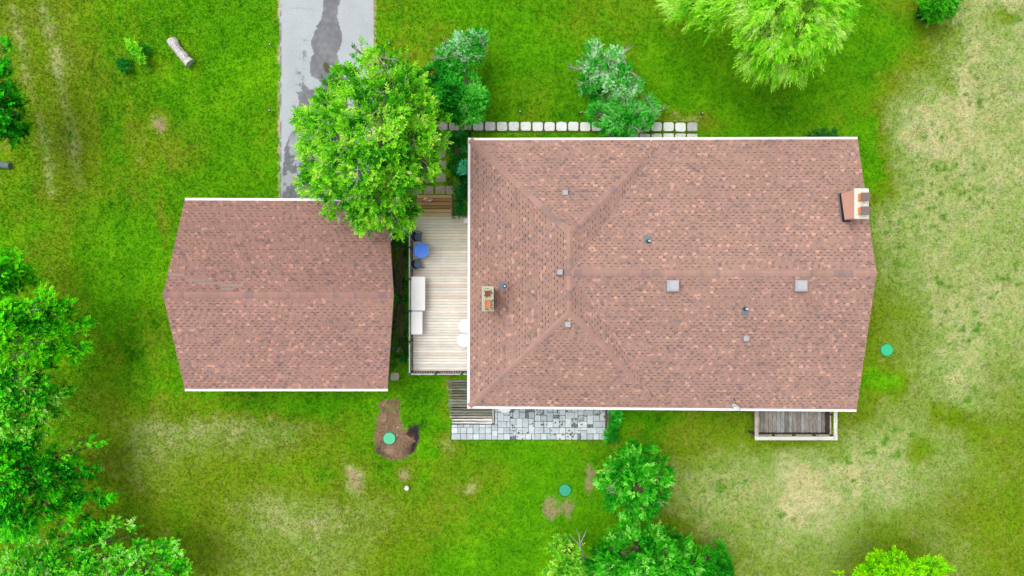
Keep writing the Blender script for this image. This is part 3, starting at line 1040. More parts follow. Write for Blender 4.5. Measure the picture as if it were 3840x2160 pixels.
# steps down to the north
st = [(812, 799, .30, (206, 182, 140)), (798, 784, .30, (190, 164, 112)), (783, 772, .16, (158, 128, 82)), (771, 757, .16, (172, 142, 94)), (756, 744, .03, (168, 126, 84)), (743, 731, .03, (206, 160, 118))]
xa, xb = W(1560, 0, .3)[0], W(1694, 0, .3)[0]
for (ya, yb, z, c) in st:
    mb = MB()
    c = tuple(np.array(A(*c, 1.05)) * random.uniform(.92, 1.08))
    mb.box(xa, xb, W(0, ya, z)[1] + .006, W(0, yb, z)[1] - .004, z - .04, z, c, ch=.005)
    mb.build('tread', M_WOOD_X, deck)
mb = MB()
for xx in (xa + .05, (xa + xb) / 2, xb - .05):
    mb.box(xx - .03, xx + .03, W(0, 811, 0)[1], W(0, 760, 0)[1], -.02, .11, A(100, 80, 60))
    mb.box(xx - .03, xx + .03, W(0, 811, 0)[1], W(0, 786, 0)[1], .1105, .255, A(100, 80, 60))
mb.build('stringer', M_WOOD_Y, deck)
# railing: west and south sides
RZ = DZ + .95
xr = W(1536, 0, RZ)[0]
yr = W(0, 1403, RZ)[1]
yn2 = W(0, 812, RZ)[1] + .0
xe2 = xe - .02
rail = MB()
rc = A(206, 214, 204)
rail.box(xr - .045, xr + .03, yr + .04, yn2, RZ - .035, RZ, rc, ch=.006)
rail.box(xr - .045, xe2, yr - .04, yr + .03, RZ - .036, RZ - .001, rc, ch=.006)
railing = rail.build('railing', M_WOOD_Y, deck)
mb = MB()
mb.box(xr - .0, xr + .05, yr + .05, yn2, DZ + .08, DZ + .12, A(120, 104, 92))
mb.box(xr + .05, xe2, yr + .03, yr + .075, DZ + .08, DZ + .12, A(120, 104, 92))
mb.build('bottom_rail', M_WOOD_Y, railing)
bal = MB()
nb_ = int((yn2 - yr) / .13)
for k in range(1, nb_):
    yy = yr + k * .13
    bal.box(xr + .005, xr + .037, yy - .016, yy + .016, DZ + .04, RZ - .036, A(112, 106, 102))
for k in range(1, int((xe2 - xr) / .13)):
    xx = xr + k * .13
    bal.box(xx - .016, xx + .016, yr + .035, yr + .067, DZ + .04, RZ - .038, A(112, 106, 102))
o = bal.build('balusters', M_WOOD_Y, railing); o['kind'] = 'stuff'
for (x, y) in [(xr, W(0, py, RZ)[1]) for py in (845, 928, 1047, 1166, 1282)] + [(xr, yr)] + [(W(px, 0, RZ)[0], yr) for px in (1634, 1731)]:
    mb = MB()
    mb.box(x - .05, x + .05, y - .05, y + .05, .0, RZ + .03, A(134, 110, 96))
    mb.box(x - .058, x + .058, y - .058, y + .058, RZ + .031, RZ + .05, A(92, 100, 106), ch=.008)
    mb.build('post', M_WOOD_Y, railing)
# side screen round the evergreen bed
mb = MB()
x1, y1, _ = W(1694, 727, 1.25); x2, y2, _ = W(1694, 812, 1.25); x3 = xe - .02
gc = A(140, 142, 138)
mb.beam((x1, y1, 1.25), (x2, y2, 1.25), .05, .05, gc)
mb.beam((x2, y2, 1.25), (x3, y2, 1.25), .05, .05, A(176, 174, 168))
mb.beam((x1, y1, .6), (x2, y2, .6), .03, .06, gc)
for yy in np.linspace(y2, y1, 7):
    mb.box(x2 - .018, x2 + .018, yy - .018, yy + .018, .03, 1.225, A(110, 104, 98))
for xx in np.linspace(x2 + .1, x3, 7):
    mb.box(xx - .018, xx + .018, y2 - .018, y2 + .018, .03, 1.225, A(110, 104, 98))
mb.build('side_rail', M_WOOD_Y, deck)


# ------------------------------------------------------------------ deck furniture
def chair(px, py, rot, label):
    x, y, _ = W(px, py, DZ + .42)
    t = thing('patio_chair', (x, y, DZ), label, 'chair', 'dark patio chairs by the blue table')
    ca, sa = math.cos(rot), math.sin(rot)
    T = lambda a, b, z: (x + a * ca - b * sa, y + a * sa + b * ca, DZ + z)
    seat = MB()
    c = A(92, 106, 130, .95)
    n = 6
    vs, fs = [], []
    for i in range(n + 1):
        a = -.2 + .42 * i / n
        zc = .43 - .02 * math.sin(math.pi * i / n)
        for b in (-.22 + .0 * i, .22):
            vs.append(T(a, b, zc))
        for b in (-.22, .22):
            vs.append(T(a, b, zc - .02))
    for i in range(n):
        k = 4 * i
        fs += [(k, k + 4, k + 5, k + 1), (k + 2, k + 3, k + 7, k + 6), (k, k + 2, k + 6, k + 4), (k + 1, k + 5, k + 7, k + 3)]
    fs += [(0, 1, 3, 2), (4 * n, 4 * n + 2, 4 * n + 3, 4 * n + 1)]
    seat.add(vs, fs, c)
    seat.build('seat', M_FABRIC, t)
    back = MB()
    cb = A(44, 52, 68)
    vs, fs = [], []
    m = 10
    for i in range(m + 1):
        th = R(-80 + 160 * i / m)
        for (z, rr, off) in ((.40, .20, -.02), (.62, .225, -.05), (.84, .25, -.10)):
            vs.append(T(off - .0 - rr * math.cos(th) * .78, rr * math.sin(th), z))
    for i in range(m):
        for j in range(2):
            k = 3 * i + j
            fs.append((k, k + 3, k + 4, k + 1))
    back.add(vs, fs, cb, True)
    back.build('backrest', M_FABRIC, t)
    fr = MB()
    pts = [T(-.10 - .255 * math.cos(R(-80 + 160 * i / m)) * .78, .255 * math.sin(R(-80 + 160 * i / m)), .85) for i in range(m + 1)]
    fr.tube(pts, [.014] * len(pts), A(150, 156, 160), n=6)
    for b in (-.25, .25):
        fr.tube([T(-.12, b, .84), T(.0, b, .66), T(.2, b, .62)], [.013, .014, .014], A(70, 78, 88), n=6)
    fr.build('frame', M_METAL, t)
    for a, b in ((-.2, -.22), (-.2, .22), (.21, -.23), (.21, .23)):
        lg = MB(); lg.tube([T(a * 1.1, b * 1.05, .004), T(a, b, .43 if a < 0 else .62)], [.013, .013], A(60, 66, 76), n=6)
        lg.build('leg', M_METAL, t)
    return t


chair(1566, 888, R(0), 'dark grey patio chair between the blue table and the tree')
chair(1565, 990, R(16), 'dark grey patio chair turned slightly, between the blue and white tables')

TZ = DZ + .72
x, y, _ = W(1580, 939, TZ)
t = thing('round_table', (x, y, DZ), 'round bright blue table on the deck between two dark chairs', 'table')
blue = (.045, .23, .92)
mb = MB()
mb.lathe((x, y, TZ), [(.36, -.03), (.40, -.03), (.405, .0), (.40, .022), (.385, .022), (.378, .002)], blue, n=40); mb.build('table_top', M_PLASTIC, t)
mb = MB()
vs, fs = [], []
for k in range(25):
    a = R(-72 + 110 * k / 24)
    for rr, z in ((.403, .004), (.403, .030), (.388, .030), (.388, .004)):
        vs.append((x + rr * math.cos(a), y + rr * math.sin(a), TZ + z))
for k in range(24):
    for j in range(4):
        fs.append((4 * k + j, 4 * k + 4 + j, 4 * k + 4 + (j + 1) % 4, 4 * k + (j + 1) % 4))
mb.add(vs, fs, A(176, 216, 246)); mb.build('rim', M_PLASTIC, t)
for a in (45, 135, 225, 315):
    lg = MB(); lg.tube([(x + .34 * math.cos(R(a)), y + .34 * math.sin(R(a)), DZ + .004), (x + .25 * math.cos(R(a)), y + .25 * math.sin(R(a)), TZ - .03)], [.018, .018], A(50, 80, 150), n=8)
    lg.build('leg', M_METAL, t)


def white_table(pxa, pxb, pya, pyb, label):
    z = DZ + .72
    xa, ya, _ = W(pxa, pya, z); xb, yb, _ = W(pxb, pyb, z)
    t = thing('folding_table', ((xa + xb) / 2, (ya + yb) / 2, DZ), label, 'table', 'white rectangular tables on the deck')
    mb = MB()
    rr = .06
    ring = []
    for (cx, cy, a0) in ((xb - rr, ya - rr, 0), (xa + rr, ya - rr, 90), (xa + rr, yb + rr, 180), (xb - rr, yb + rr, 270)):
        for k in range(5):
            a = R(a0 + 90 * k / 4)
            ring.append((cx + rr * math.cos(a), cy + rr * math.sin(a)))
    n = len(ring)
    cx, cy = (xa + xb) / 2, (ya + yb) / 2
    shr = lambda p, f: (cx + (p[0] - cx) * f, cy + (p[1] - cy) * f)
    vs = [(*p, z - .045) for p in ring] + [(*p, z - .008) for p in ring] + [(*shr(p, .985), z) for p in ring]
    fs = [tuple(range(n))[::-1], tuple(range(2 * n, 3 * n))]
    for l in (0, n):
        fs += [(l + k, l + (k + 1) % n, l + n + (k + 1) % n, l + n + k) for k in range(n)]
    mb.add(vs, fs, (.88, .88, .88)); mb.build('table_top', M_PLASTIC, t)
    for a in (xa + .08, xb - .08):
        for b in (ya - .12, yb + .12):
            lg = MB(); lg.tube([(a, b, DZ + .004), (a, b, z - .045)], [.014, .014], A(150, 152, 156), n=8); lg.build('leg', M_METAL, t)
    return t


white_table(1540.5, 1594.5, 1037, 1164.5, 'longer white rectangular table against the deck railing')
white_table(1540.5, 1584, 1168, 1254, 'shorter white rectangular table against the deck railing')


def white_round(px, py, z0, r, label, grp):
    z = z0 + .72
    x, y, _ = W(px, py, z)
    t = thing('round_table', (x, y, z0), label, 'table', grp)
    mb = MB(); mb.lathe((x, y, z), [(r - .03, -.04), (r, -.035), (r, -.008), (r - .012, 0)], (.87, .88, .88), n=40); mb.build('table_top', M_PLASTIC, t)
    for a in (45, 135, 225, 315):
        lg = MB(); lg.tube([(x + r * .75 * math.cos(R(a)), y + r * .75 * math.sin(R(a)), z0 + .004), (x + r * .6 * math.cos(R(a)), y + r * .6 * math.sin(R(a)), z - .04)], [.02, .02], (.75, .75, .75), n=8)
        lg.build('leg', M_PLASTIC, t)


white_round(1745, 1223, DZ, .365, 'white round table under the eave, nearer the blue table', 'white round tables')
white_round(1740, 1277, DZ, .365, 'white round table under the eave, nearer the south railing', 'white round tables')
white_round(1893, 1519, .05, .42, 'white round table mostly hidden under the south eave by the patio', 'white round tables')

x, y, _ = W(1748, 826, DZ + .5)
t = thing('storage_bin', (x, y, DZ), 'small white bin under the eave beside the deck steps', 'bin')
mb = MB(); mb.box(x - .12, x + .15, y - .15, y + .13, DZ + .01, DZ + .44, (.72, .73, .73), ch=.01); mb.build('body', M_PLASTIC, t)
mb = MB(); mb.box(x - .135, x + .165, y - .165, y + .145, DZ + .441, DZ + .50, (.82, .82, .82), ch=.02); mb.build('lid', M_PLASTIC, t)

# folded cardboard on the step
x, y, _ = W(1606, 748, .2)
t = thing('cardboard_sheet', (x, y, .17), 'crumpled brown cardboard with white flaps lying on the deck steps', 'cardboard')
mb = MB()
q = [(-.25, .02), (-.14, .11), (.20, .16), (.24, -.05), (.12, -.14), (-.17, -.13)]
zq = [.24, .20, .06, .19, .22, .24]
vs = [(x + a, y + b, z + .0) for (a, b), z in zip(q, zq)] + [(x + .02, y + .0, .25)]
mb.add(vs + [(a, b, c - .012) for a, b, c in vs], [(6, i, (i + 1) % 6) for i in range(6)] + [(13, 7 + (i + 1) % 6, 7 + i) for i in range(6)] + [(i, 7 + i, 7 + (i + 1) % 6, (i + 1) % 6) for i in range(6)], A(214, 164, 128))
mb.build('sheet', M_FABRIC, t)
mb = MB()
mb.hexa([(x - .27, y - .02, .252), (x - .11, y + .03, .262), (x - .07, y + .10, .262), (x - .20, y + .10, .25)],
        [(x - .27, y - .02, .258), (x - .11, y + .03, .270), (x - .07, y + .10, .268), (x - .20, y + .10, .256)], A(246, 238, 226))
mb.hexa([(x + .02, y - .12, .256), (x + .24, y - .06, .236), (x + .22, y + .01, .236), (x + .04, y - .05, .262)],
        [(x + .02, y - .12, .262), (x + .24, y - .06, .242), (x + .22, y + .01, .242), (x + .04, y - .05, .268)], A(246, 236, 222))
mb.build('flap', M_FABRIC, t)

# ------------------------------------------------------------------ paths and patio
path = MB()
x0, y0, _ = W(1598, 498); x1, y1, _ = W(2612, 456)
path.box(x0, x1, y0, y1, -.05, -.004, A(92, 110, 40))
xq, yq, _ = W(2308, 540)
path.box(xq, x1, yq, y0 - .002, -.05, -.005, A(92, 110, 40))
path = path.build('front_path', M_SOIL); tag(path, 'row of square pale paving stones along the front of the house', kind='structure')


def paver(cx, cy, w, h, col, parent, z=.012, rnd=.05, mat=None, name='paver'):
    ring = []
    rr = min(rnd, w * .3, h * .3)
    n = 4
    jit = lambda: random.uniform(-.008, .008)
    for (ax, ay, a0) in ((w / 2 - rr, h / 2 - rr, 0), (-w / 2 + rr, h / 2 - rr, 90), (-w / 2 + rr, -h / 2 + rr, 180), (w / 2 - rr, -h / 2 + rr, 270)):
        for k in range(n):
            a = R(a0 + 90 * k / (n - 1))
            ring.append((cx + ax + rr * math.cos(a) + jit(), cy + ay + rr * math.sin(a) + jit()))
    m = len(ring)
    mb = MB()
    vs = [(*p, z - .05) for p in ring] + [(*p, z - .008) for p in ring] + [(cx + (p[0] - cx) * .97, cy + (p[1] - cy) * .97, z) for p in ring]
    fs = [tuple(range(2 * m, 3 * m))]
    for l in (0, m):
        fs += [(l + k, l + (k + 1) % m, l + m + (k + 1) % m, l + m + k) for k in range(m)]
    mb.add(vs, fs, col)
    return mb.build(name, mat or M_PAVER, parent)


for i in range(-1, 22):
    cx, cy, _ = W(1640 + 44.6 * i + 19.5, 473 + .16 * i + random.uniform(-1, 1))
    c = np.array(A(226, 230, 226, 1.08)) * random.uniform(.93, 1.05)
    if i < 3: c = np.array(A(206, 200, 188))  # stones under the cedar coloured duller, standing in for the tree's shade
    if i == 21: c = np.array(A(206, 206, 202))
    paver(cx, cy, .57, .49, tuple(c), path, .03, .11)
for i in range(15, 22):
    cx, cy, _ = W(1640 + 44.6 * i + 19.5, 518 + random.uniform(-1, 1))
    paver(cx, cy, .57, .49, tuple(np.array(A(222, 224, 222, 1.08)) * random.uniform(.95, 1.05)), path, .03, .07)
side = MB()
x0, y0, _ = W(1560, 734); x1, y1, _ = W(1700, 505)
side.box(x0, x1, y0, y1, -.06, -.014, A(88, 96, 44))
side = side.build('side_path', M_SOIL); tag(side, 'stepping stones leading from the front path to the deck steps', kind='structure')
for (px, py, w, h) in ((1652, 530, .5, .5), (1654, 574, .5, .5), (1656, 618, .5, .5), (1653, 666, .56, .52), (1608, 670, .52, .5), (1564, 672, .5, .5), (1651, 712, .56, .46), (1690, 713, .5, .46), (1607, 713, .54, .46), (1566, 714, .5, .46)):
    cx, cy, _ = W(px, py)
    paver(cx, cy, w, h, tuple(np.array(A(190, 176, 158)) * random.uniform(.9, 1.08)), side, .024, .07)
for (px, py, w, lab) in ((1481, 1412, .46, 'square stepping stone off the garage corner, bare of grass'), (1484, 1310, .34, 'half buried stepping stone between garage and deck')):
    cx, cy, _ = W(px, py)
    o = paver(cx, cy, w, w * .95, A(214, 204, 186), None, .03, .1, name='stepping_stone')
    tag(o, lab, 'stepping stone', 'stepping stones beside the garage')

# patio of mixed rectangular pavers on an 11.5 px module
U = 11.55 / PPM
pat = MB()
xa, ya, _ = W(1690, 1651); xb, yb, _ = W(1852, 1588); xc, yc, _ = W(2278, 1500)
pat.box(xa, xb - .002, ya, yb, -.06, .006, A(70, 74, 72)); pat.box(xb, xc, ya, yc, -.06, .006, A(70, 74, 72))
patio = pat.build('patio', M_SOIL); tag(patio, 'grey patio of mixed size pavers along the south eave', kind='structure')
x_o, y_o, _ = W(1693, 1649)
nxu, nyu = 51, 13
occ = np.zeros((nyu, nxu), bool)
for j in range(nyu):
    for i in range(nxu):
        if i < 14 and j > 4: occ[j, i] = True
shapes = [(2, 2), (2, 2), (2, 2), (3, 2), (2, 3), (2, 3), (2, 1), (1, 2), (2, 2), (3, 2)]
for j in range(nyu):
    for i in range(nxu):
        if occ[j, i]: continue
        opts = shapes[:]
        random.shuffle(opts)
        opts += [(2, 1), (1, 2), (1, 1)]
        for (w, h) in opts:
            if i + w <= nxu and j + h <= nyu and not occ[j:j + h, i:i + w].any():
                occ[j:j + h, i:i + w] = True
                break
        cx, cy = x_o + (i + w / 2) * U, y_o + (j + h / 2) * U
        r_ = random.random()
        k = random.uniform(.9, 1.12)
        c = np.array(A(200, 211, 216, 1.15)) * k
        if i > 13 and r_ < (.2 if w * h <= 2 else .01): c = np.array(A(132, 140, 142, 1.1)) * random.uniform(.75, 1.15)
        elif r_ < .28: c = np.array(A(180, 192, 197, 1.1))
        elif r_ < .42: c = np.array(A(218, 226, 226, 1.15))
        p = paver(cx, cy, w * U - .02, h * U - .02, tuple(c), patio, .034 + random.uniform(-.004, .004), .012)
        if i > 13 and random.random() < .5:   # dark lichen stain lying on the stone
            mb = MB()
            for q in range(random.randint(1, 4)):
                sx, sy = cx + random.choice((-.34, -.1, .2, .34)) * w * U, cy + random.choice((-.34, 0, .34)) * h * U
                rr = random.uniform(.025, .07)
                ring = [(sx + rr * random.uniform(.5, 1.3) * math.cos(a), sy + rr * random.uniform(.5, 1.3) * math.sin(a), .0415 + q * .0006) for a in np.linspace(0, 2 * math.pi, 9)[:-1]]
                mb.add(ring, [tuple(range(8))], A(112, 116, 116))
            o = mb.build('lichen', M_SOIL, p)

# old boards west of the patio
bw = thing('board_platform', W(1740, 1510), 'platform of old mossy grey boards beside the patio under the house corner', 'platform')
rows = np.linspace(1424, 1590, 17)
for k in range(16):
    ya, yb = rows[k], rows[k + 1]
    f = k / 15
    xl = 1678 + 8 * f + (8 if k > 13 else 0) + random.uniform(-2, 2)
    xrgt = 1800 if yb < 1520 else 1845
    if k >= 14: c = np.array(A(228, 226, 216, 1.05))
    elif k == 13: c = np.array(A(196, 190, 180))
    else: g_ = random.gauss(0, 11); c = np.array(A(128 + g_, 130 + g_ + random.randint(-2, 5), 114 + g_ + random.randint(-8, 8), 1.15))
    x0, y0, _ = W(xl, yb, .08); x1, y1, _ = W(xrgt, ya, .08)
    mb = MB()
    g0, g1 = random.uniform(.01, .04), random.uniform(.004, .022)
    zt = .075 + random.uniform(-.012, .012)
    mb.hexa([(x0, y0 + g0, .02), (x1, y0 + g1, .02), (x1, y1 - g1, .02), (x0, y1 - g0, .02)], [(x0, y0 + g0, zt), (x1, y0 + g1, zt), (x1, y1 - g1, zt), (x0, y1 - g0, zt)], tuple(c))
    mb.build('plank', M_OLDWOOD, bw)
mb = MB(); x0, y0, _ = W(1846, 1587, .1); x1, y1, _ = W(1853, 1500, .1)
mb.box(x0, x1, y0, y1, 0, .11, A(208, 204, 200), ch=.01); mb.build('edge_board', M_WOOD_Y, bw)
mb = MB(); x0, y0, _ = W(1684, 1588); x1, y1, _ = W(1844, 1424); mb.box(x0 + .15, x1, y0, y1, -.05, .018, A(46, 44, 30)); mb.build('bearer', M_SOIL, bw)

# timber edging at the patio's east end
te = thing('timber_edging', W(2282, 1578), 'two weathered timbers edging the east end of the patio', 'edging')
for (px, wd, c, ya, yb) in ((2272, .10, (124, 108, 92), 1500, 1612), (2281, .09, (150, 132, 118), 1548, 1606), (2289, .08, (112, 96, 84), 1520, 1596)):
    x0, y0, _ = W(px, yb); _, y1, _ = W(px, ya)
    mb = MB(); mb.tube([(x0, y0, .07), (x0 + random.uniform(-.03, .03), (y0 + y1) / 2, .09), (x0, y1, .08)], [wd * .6, wd * .65, wd * .6], A(*c), n=8)
    mb.build('timber', M_WOOD_Y, te)

# ------------------------------------------------------------------ small railed deck on the south-east side
bd = thing('small_deck', W(2985, 1590), 'small weathered deck with a pale box railing on the south side of the house', 'deck')
BF, BT, BC = .46, 1.0, 1.45
xW = W(2845, 0, BC)[0]; xE = W(3127, 0, BC)[0]; yB = W(0, 1637, BC)[1]
yT = hw(HL * .8, wi)[1] - .01
nP = 18
pw = (xE - xW) / nP
for k in range(nP):
    x0 = xW + k * pw
    c = np.array(A(160, 153, 144, 1.2)) * random.uniform(.72, 1.12)
    if random.random() < .22: c = np.array(A(184, 186, 184)) * random.uniform(.85, 1.05)
    mb = MB(); mb.box(max(x0 + .008, xW + .12), x0 + pw - .008, yB + .005, yT, BF - .04, BF + random.uniform(-.004, .004), tuple(c), ch=.006)
    mb.build('plank', M_WOOD_Y, bd)
mb = MB()
wcx = A(116, 98, 88)
mb.box(xE, xE + .045, yB - .045, yT, .15, BT, wcx); mb.box(xW + .01, xE - .001, yB - .045, yB, .15, BT, wcx)
mb.build('guard_wall', M_WOOD_Y, bd)
mb = MB()
lc = A(206, 204, 184)
mb.box(xE - .01, xE + .055, yB - .055, yT, BT + .001, BT + .03, lc); mb.box(xW + .005, xE - .011, yB - .055, yB + .01, BT + .001, BT + .03, lc)
mb.build('ledge', M_WOOD_Y, bd)
for (x, y) in ((xE + .02, yB - .02), (xW - .02, yB - .02), ((xE + xW) / 2, yB - .02), (xE - .9, yB - .02), (xW + .9, yB - .02), (xE + .02, yB + 1.1)):
    mb = MB(); mb.box(x - .045, x + .045, y - .045, y + .045, -.05, BC - .041, A(120, 100, 86)); mb.build('post', M_WOOD_Y, bd)
cw = 14 * .01414
for (a, b, c, d, lab) in ((xE, xE + cw, yB - cw, yT, 1), (xW - cw, xE - .003, yB - cw, yB, 1), (xW - cw, xW, yB + .003, yT, 1)):
    mb = MB(); mb.box(a, b, c, d, BC - .04, BC, A(218, 218, 211, 1.15) if a != xW - cw or c < yB - .01 else A(200, 186, 176), ch=.008); mb.build('cap_rail', M_WOOD_X if b - a > 1 else M_WOOD_Y, bd)

# ------------------------------------------------------------------ septic lids, pipe, lights, log
for (px, py, c, lab) in ((1460, 1645, (92, 226, 168), 'green round tank lid in the bare soil bed'), (3328, 1313, (62, 226, 160), 'green round tank lid in the dry lawn east of the house'),
                         (2120, 1840, (58, 190, 142), 'green round tank lid in the lawn south of the patio')):
    x, y, _ = W(px, py, .1)
    t = thing('tank_lid', (x, y, 0), lab, 'lid', 'green tank lids in the lawn')
    mb = MB(); mb.lathe((x, y, 0), [(.33, -.04), (.33, .05), (.315, .075), (.30, .08)], A(*c), n=36)
    d = mb.build('cover', M_PLASTIC, t)
    mb = MB()
    for k in range(12):
        a = R(30 * k)
        mb.beam((x + .06 * math.cos(a), y + .06 * math.sin(a), .083), (x + .28 * math.cos(a), y + .28 * math.sin(a), .083), .018, .012, A(*c))
    mb.lathe((x, y, 0), [(.05, .078), (.05, .092), (.04, .095)], A(*[min(255, v + 14) for v in c]), n=14)
    mb.build('rib', M_PLASTIC, d)
    mb = MB(); mb.lathe((x, y, 0), [(.352, -.05), (.352, .02), (.331, .022)], tuple(np.array(A(*c)) * .35), n=36); mb.build('riser', M_PLASTIC, t)
x, y, _ = W(1525, 1832, .3)
t = thing('cleanout_pipe', (x, y, 0), 'short white capped pipe standing alone in the lawn', 'pipe')
mb = MB(); mb.lathe((x, y, 0), [(.085, -.05), (.085, .26)], (.6, .6, .6), n=18); mb.build('pipe', M_PLASTIC, t)
mb = MB(); mb.lathe((x, y, 0), [(.12, .2), (.125, .29), (.10, .32), (.05, .33)], (.88, .88, .88), n=18); mb.build('cap', M_PLASTIC, t)

lights = [(1012, 166, 'solar stake light on the lawn left of the driveway top'), (1010, 414, 'solar stake light left of the driveway, level with the big tree'),
          (1459, 162, 'solar stake light on the lawn right of the driveway'), (1950, 418, 'solar stake light near the middle of the front path'),
          (2178, 421, 'solar stake light just left of the silvery shrub'), (2634, 424, 'solar stake light past the right end of the front path')]
proto = None
for (px, py, lab) in lights:
    x, y, _ = W(px, py, .3)
    if proto is None:
        t = thing('garden_light', (x, y, 0), lab, 'garden light', 'solar stake lights along the drive and path')
        mb = MB(); mb.lathe((x, y, 0), [(.012, -.05), (.012, .22)], A(60, 64, 66), n=8); mb.build('stake', M_METAL, t)
        mb = MB(); mb.lathe((x, y, 0), [(.035, .2), (.05, .24), (.055, .30)], A(170, 180, 180), n=12); mb.build('lens', M_PLASTIC, t)
        mb = MB(); mb.lathe((x, y, 0), [(.085, .30), (.085, .315), (.06, .34)], A(58, 62, 66), n=14); h = mb.build('cap', M_METAL, t)
        mb = MB(); mb.box(x - .035, x + .035, y - .035, y + .035, .341, .348, A(210, 218, 220)); mb.build('panel', M_METAL, h)
        proto = t
    else:
        t = copy_tree(proto)
        t.location = (x, y, 0)
        t['label'] = lab

p0, p1 = np.array(W(645, 152, .2)), np.array(W(714, 238, .2))
t = thing('fallen_log', tuple(np.array(W(680, 195))), 'thick weathered grey log with a stub, lying on the grass', 'log')
mb = MB()
d = (p1 - p0)
pts, rad = [], []
for k in range(10):
    f = k / 9
    pts.append(p0 + d * f + np.array((-.05 * math.sin(f * 3.1), -.04 * math.sin(f * 3.1), .02 * math.sin(f * 9))))
    rad.append(.29 - .05 * math.sin(f * 3.0) + .015 * math.sin(f * 14))
mb.tube(pts, rad, A(208, 205, 202, 1.2), n=14)
lg = mb.build('trunk', M_BARK, t)
mb = MB()
q0 = p0 + d * .60 + np.array((.12, .06, .08))
mb.tube([q0, q0 + np.array((.13, -.18, .07)), q0 + np.array((.2, -.42, .02))], [.10, .13, .12], A(186, 184, 186), n=10); mb.build('stub', M_BARK, t)
mb = MB()
for k in range(7):
    f = random.uniform(.08, .92)
    c0 = p0 + d * f + np.array((random.uniform(-.1, .1), random.uniform(-.1, .1), .225))
    mb.lathe(tuple(c0), [(.03, 0), (.02, .012)], A(84, 78, 76), n=7)
mb.build('knot', M_BARK, t)
p0, p1 = np.array(W(-40, 612, .15)), np.array(W(38, 622, .15))
t = thing('fallen_log', tuple(W(0, 617)), 'greenish grey log end at the left edge of the lawn', 'log')
mb = MB(); mb.tube([p0, (p0 + p1) / 2, p1], [.2, .22, .17], A(128, 146, 132), n=12); mb.build('trunk', M_BARK, t)

# loose soil crumbs in the bare bed
n = 1500
px = RNG.uniform(1400, 1575, n); py = RNG.uniform(1497, 1726, n)
k = inside_poly(px, py, SOIL) & (np.hypot(px - 1460, py - 1645) > 26)
px, py = px[k], py[k]
xx, yy = (px - 1920) / PPM, (1080 - py) / PPM
m = len(xx)
s = RNG.uniform(.012, .045, m) * (1 + (RNG.random(m) < .08))
c, _ = lawn_colour(xx, yy)
oct_ = np.array([(1, 0, 0), (0, 1, 0), (-1, 0, 0), (0, -1, 0), (0, 0, .8)], float)
V = oct_[None] * s[:, None, None] * RNG.uniform(.6, 1.4, (m, 5, 3)) + np.stack([xx, yy, np.full(m, -.004)], 1)[:, None, :]
F = np.array([(0, 1, 4), (1, 2, 4), (2, 3, 4), (3, 0, 4)])
F = (np.arange(m)[:, None, None] * 5 + F[None]).reshape(-1, 3)
o = big_mesh('soil_clods', V.reshape(-1, 3), F, np.repeat(c * RNG.uniform(.6, 1.35, (m, 1)), 4, 0), M_SOIL)
tag(o, 'loose crumbs of brown soil in the bare bed', 'soil', kind='stuff')


# ------------------------------------------------------------------ trees and shrubs
LEAF_K = .67


def spray_leaves(C, D, L, n, ll, lw, ang, droop, cols, tilt=.35):
    """feathered sprays: rachis from C along D (unit) of length L carrying 2n+1 leaves"""
    ll, lw = ll * .84, lw * .84
    N = len(C)
    up = np.array((0, 0, 1.0)) + RNG.normal(0, tilt, (N, 3))
    S = np.cross(D, up); S /= np.maximum(np.linalg.norm(S, axis=1, keepdims=True), 1e-6)
    Nn = np.cross(S, D)
    Vs, Cs = [], []
    for i in range(2 * n + 1):
        t = (i // 2 + .4) / (n + .4) if i < 2 * n else 1.0
        side = (1 if i % 2 else -1) if i < 2 * n else 0
        p = C + D * (L * t)[:, None]
        p[:, 2] -= droop * L * t * t
        a = (ang + RNG.normal(0, .25, N)) * side
        ax = D * np.cos(a)[:, None] + S * np.sin(a)[:, None] + RNG.normal(0, .2, (N, 3))
        ax[:, 2] = ax[:, 2] * .45 - droop * t
        ax /= np.linalg.norm(ax, axis=1, keepdims=True)
        nn = np.array((0, 0, 1.0)) + .3 * Nn + RNG.normal(0, tilt, (N, 3))
        sd = np.cross(ax, nn); sd /= np.maximum(np.linalg.norm(sd, axis=1, keepdims=True), 1e-6)
        l = (ll * RNG.uniform(.7, 1.25, N))[:, None]
        w = (lw * RNG.uniform(.7, 1.25, N))[:, None] * .5
        q = np.stack([p, p + ax * l * .45 + sd * w, p + ax * l, p + ax * l * .45 - sd * w], 1)
        Vs.append(q)
        Cs.append(cols * RNG.uniform(.82, 1.18, (N, 1)))
    return np.concatenate(Vs, 0), np.concatenate(Cs, 0)


def limb_pts(a, b, sag=.12, n=5):
    a, b = np.array(a, float), np.array(b, float)
    L = np.linalg.norm(b - a)
    out = []
    for k in range(n):
        f = k / (n - 1)
        p = a + (b - a) * f
        p = p + np.array((random.uniform(-1, 1), random.uniform(-1, 1), 0)) * .04 * L * math.sin(math.pi * f)
        p[2] += sag * L * math.sin(math.pi * f)
        out.append(p)
    return out


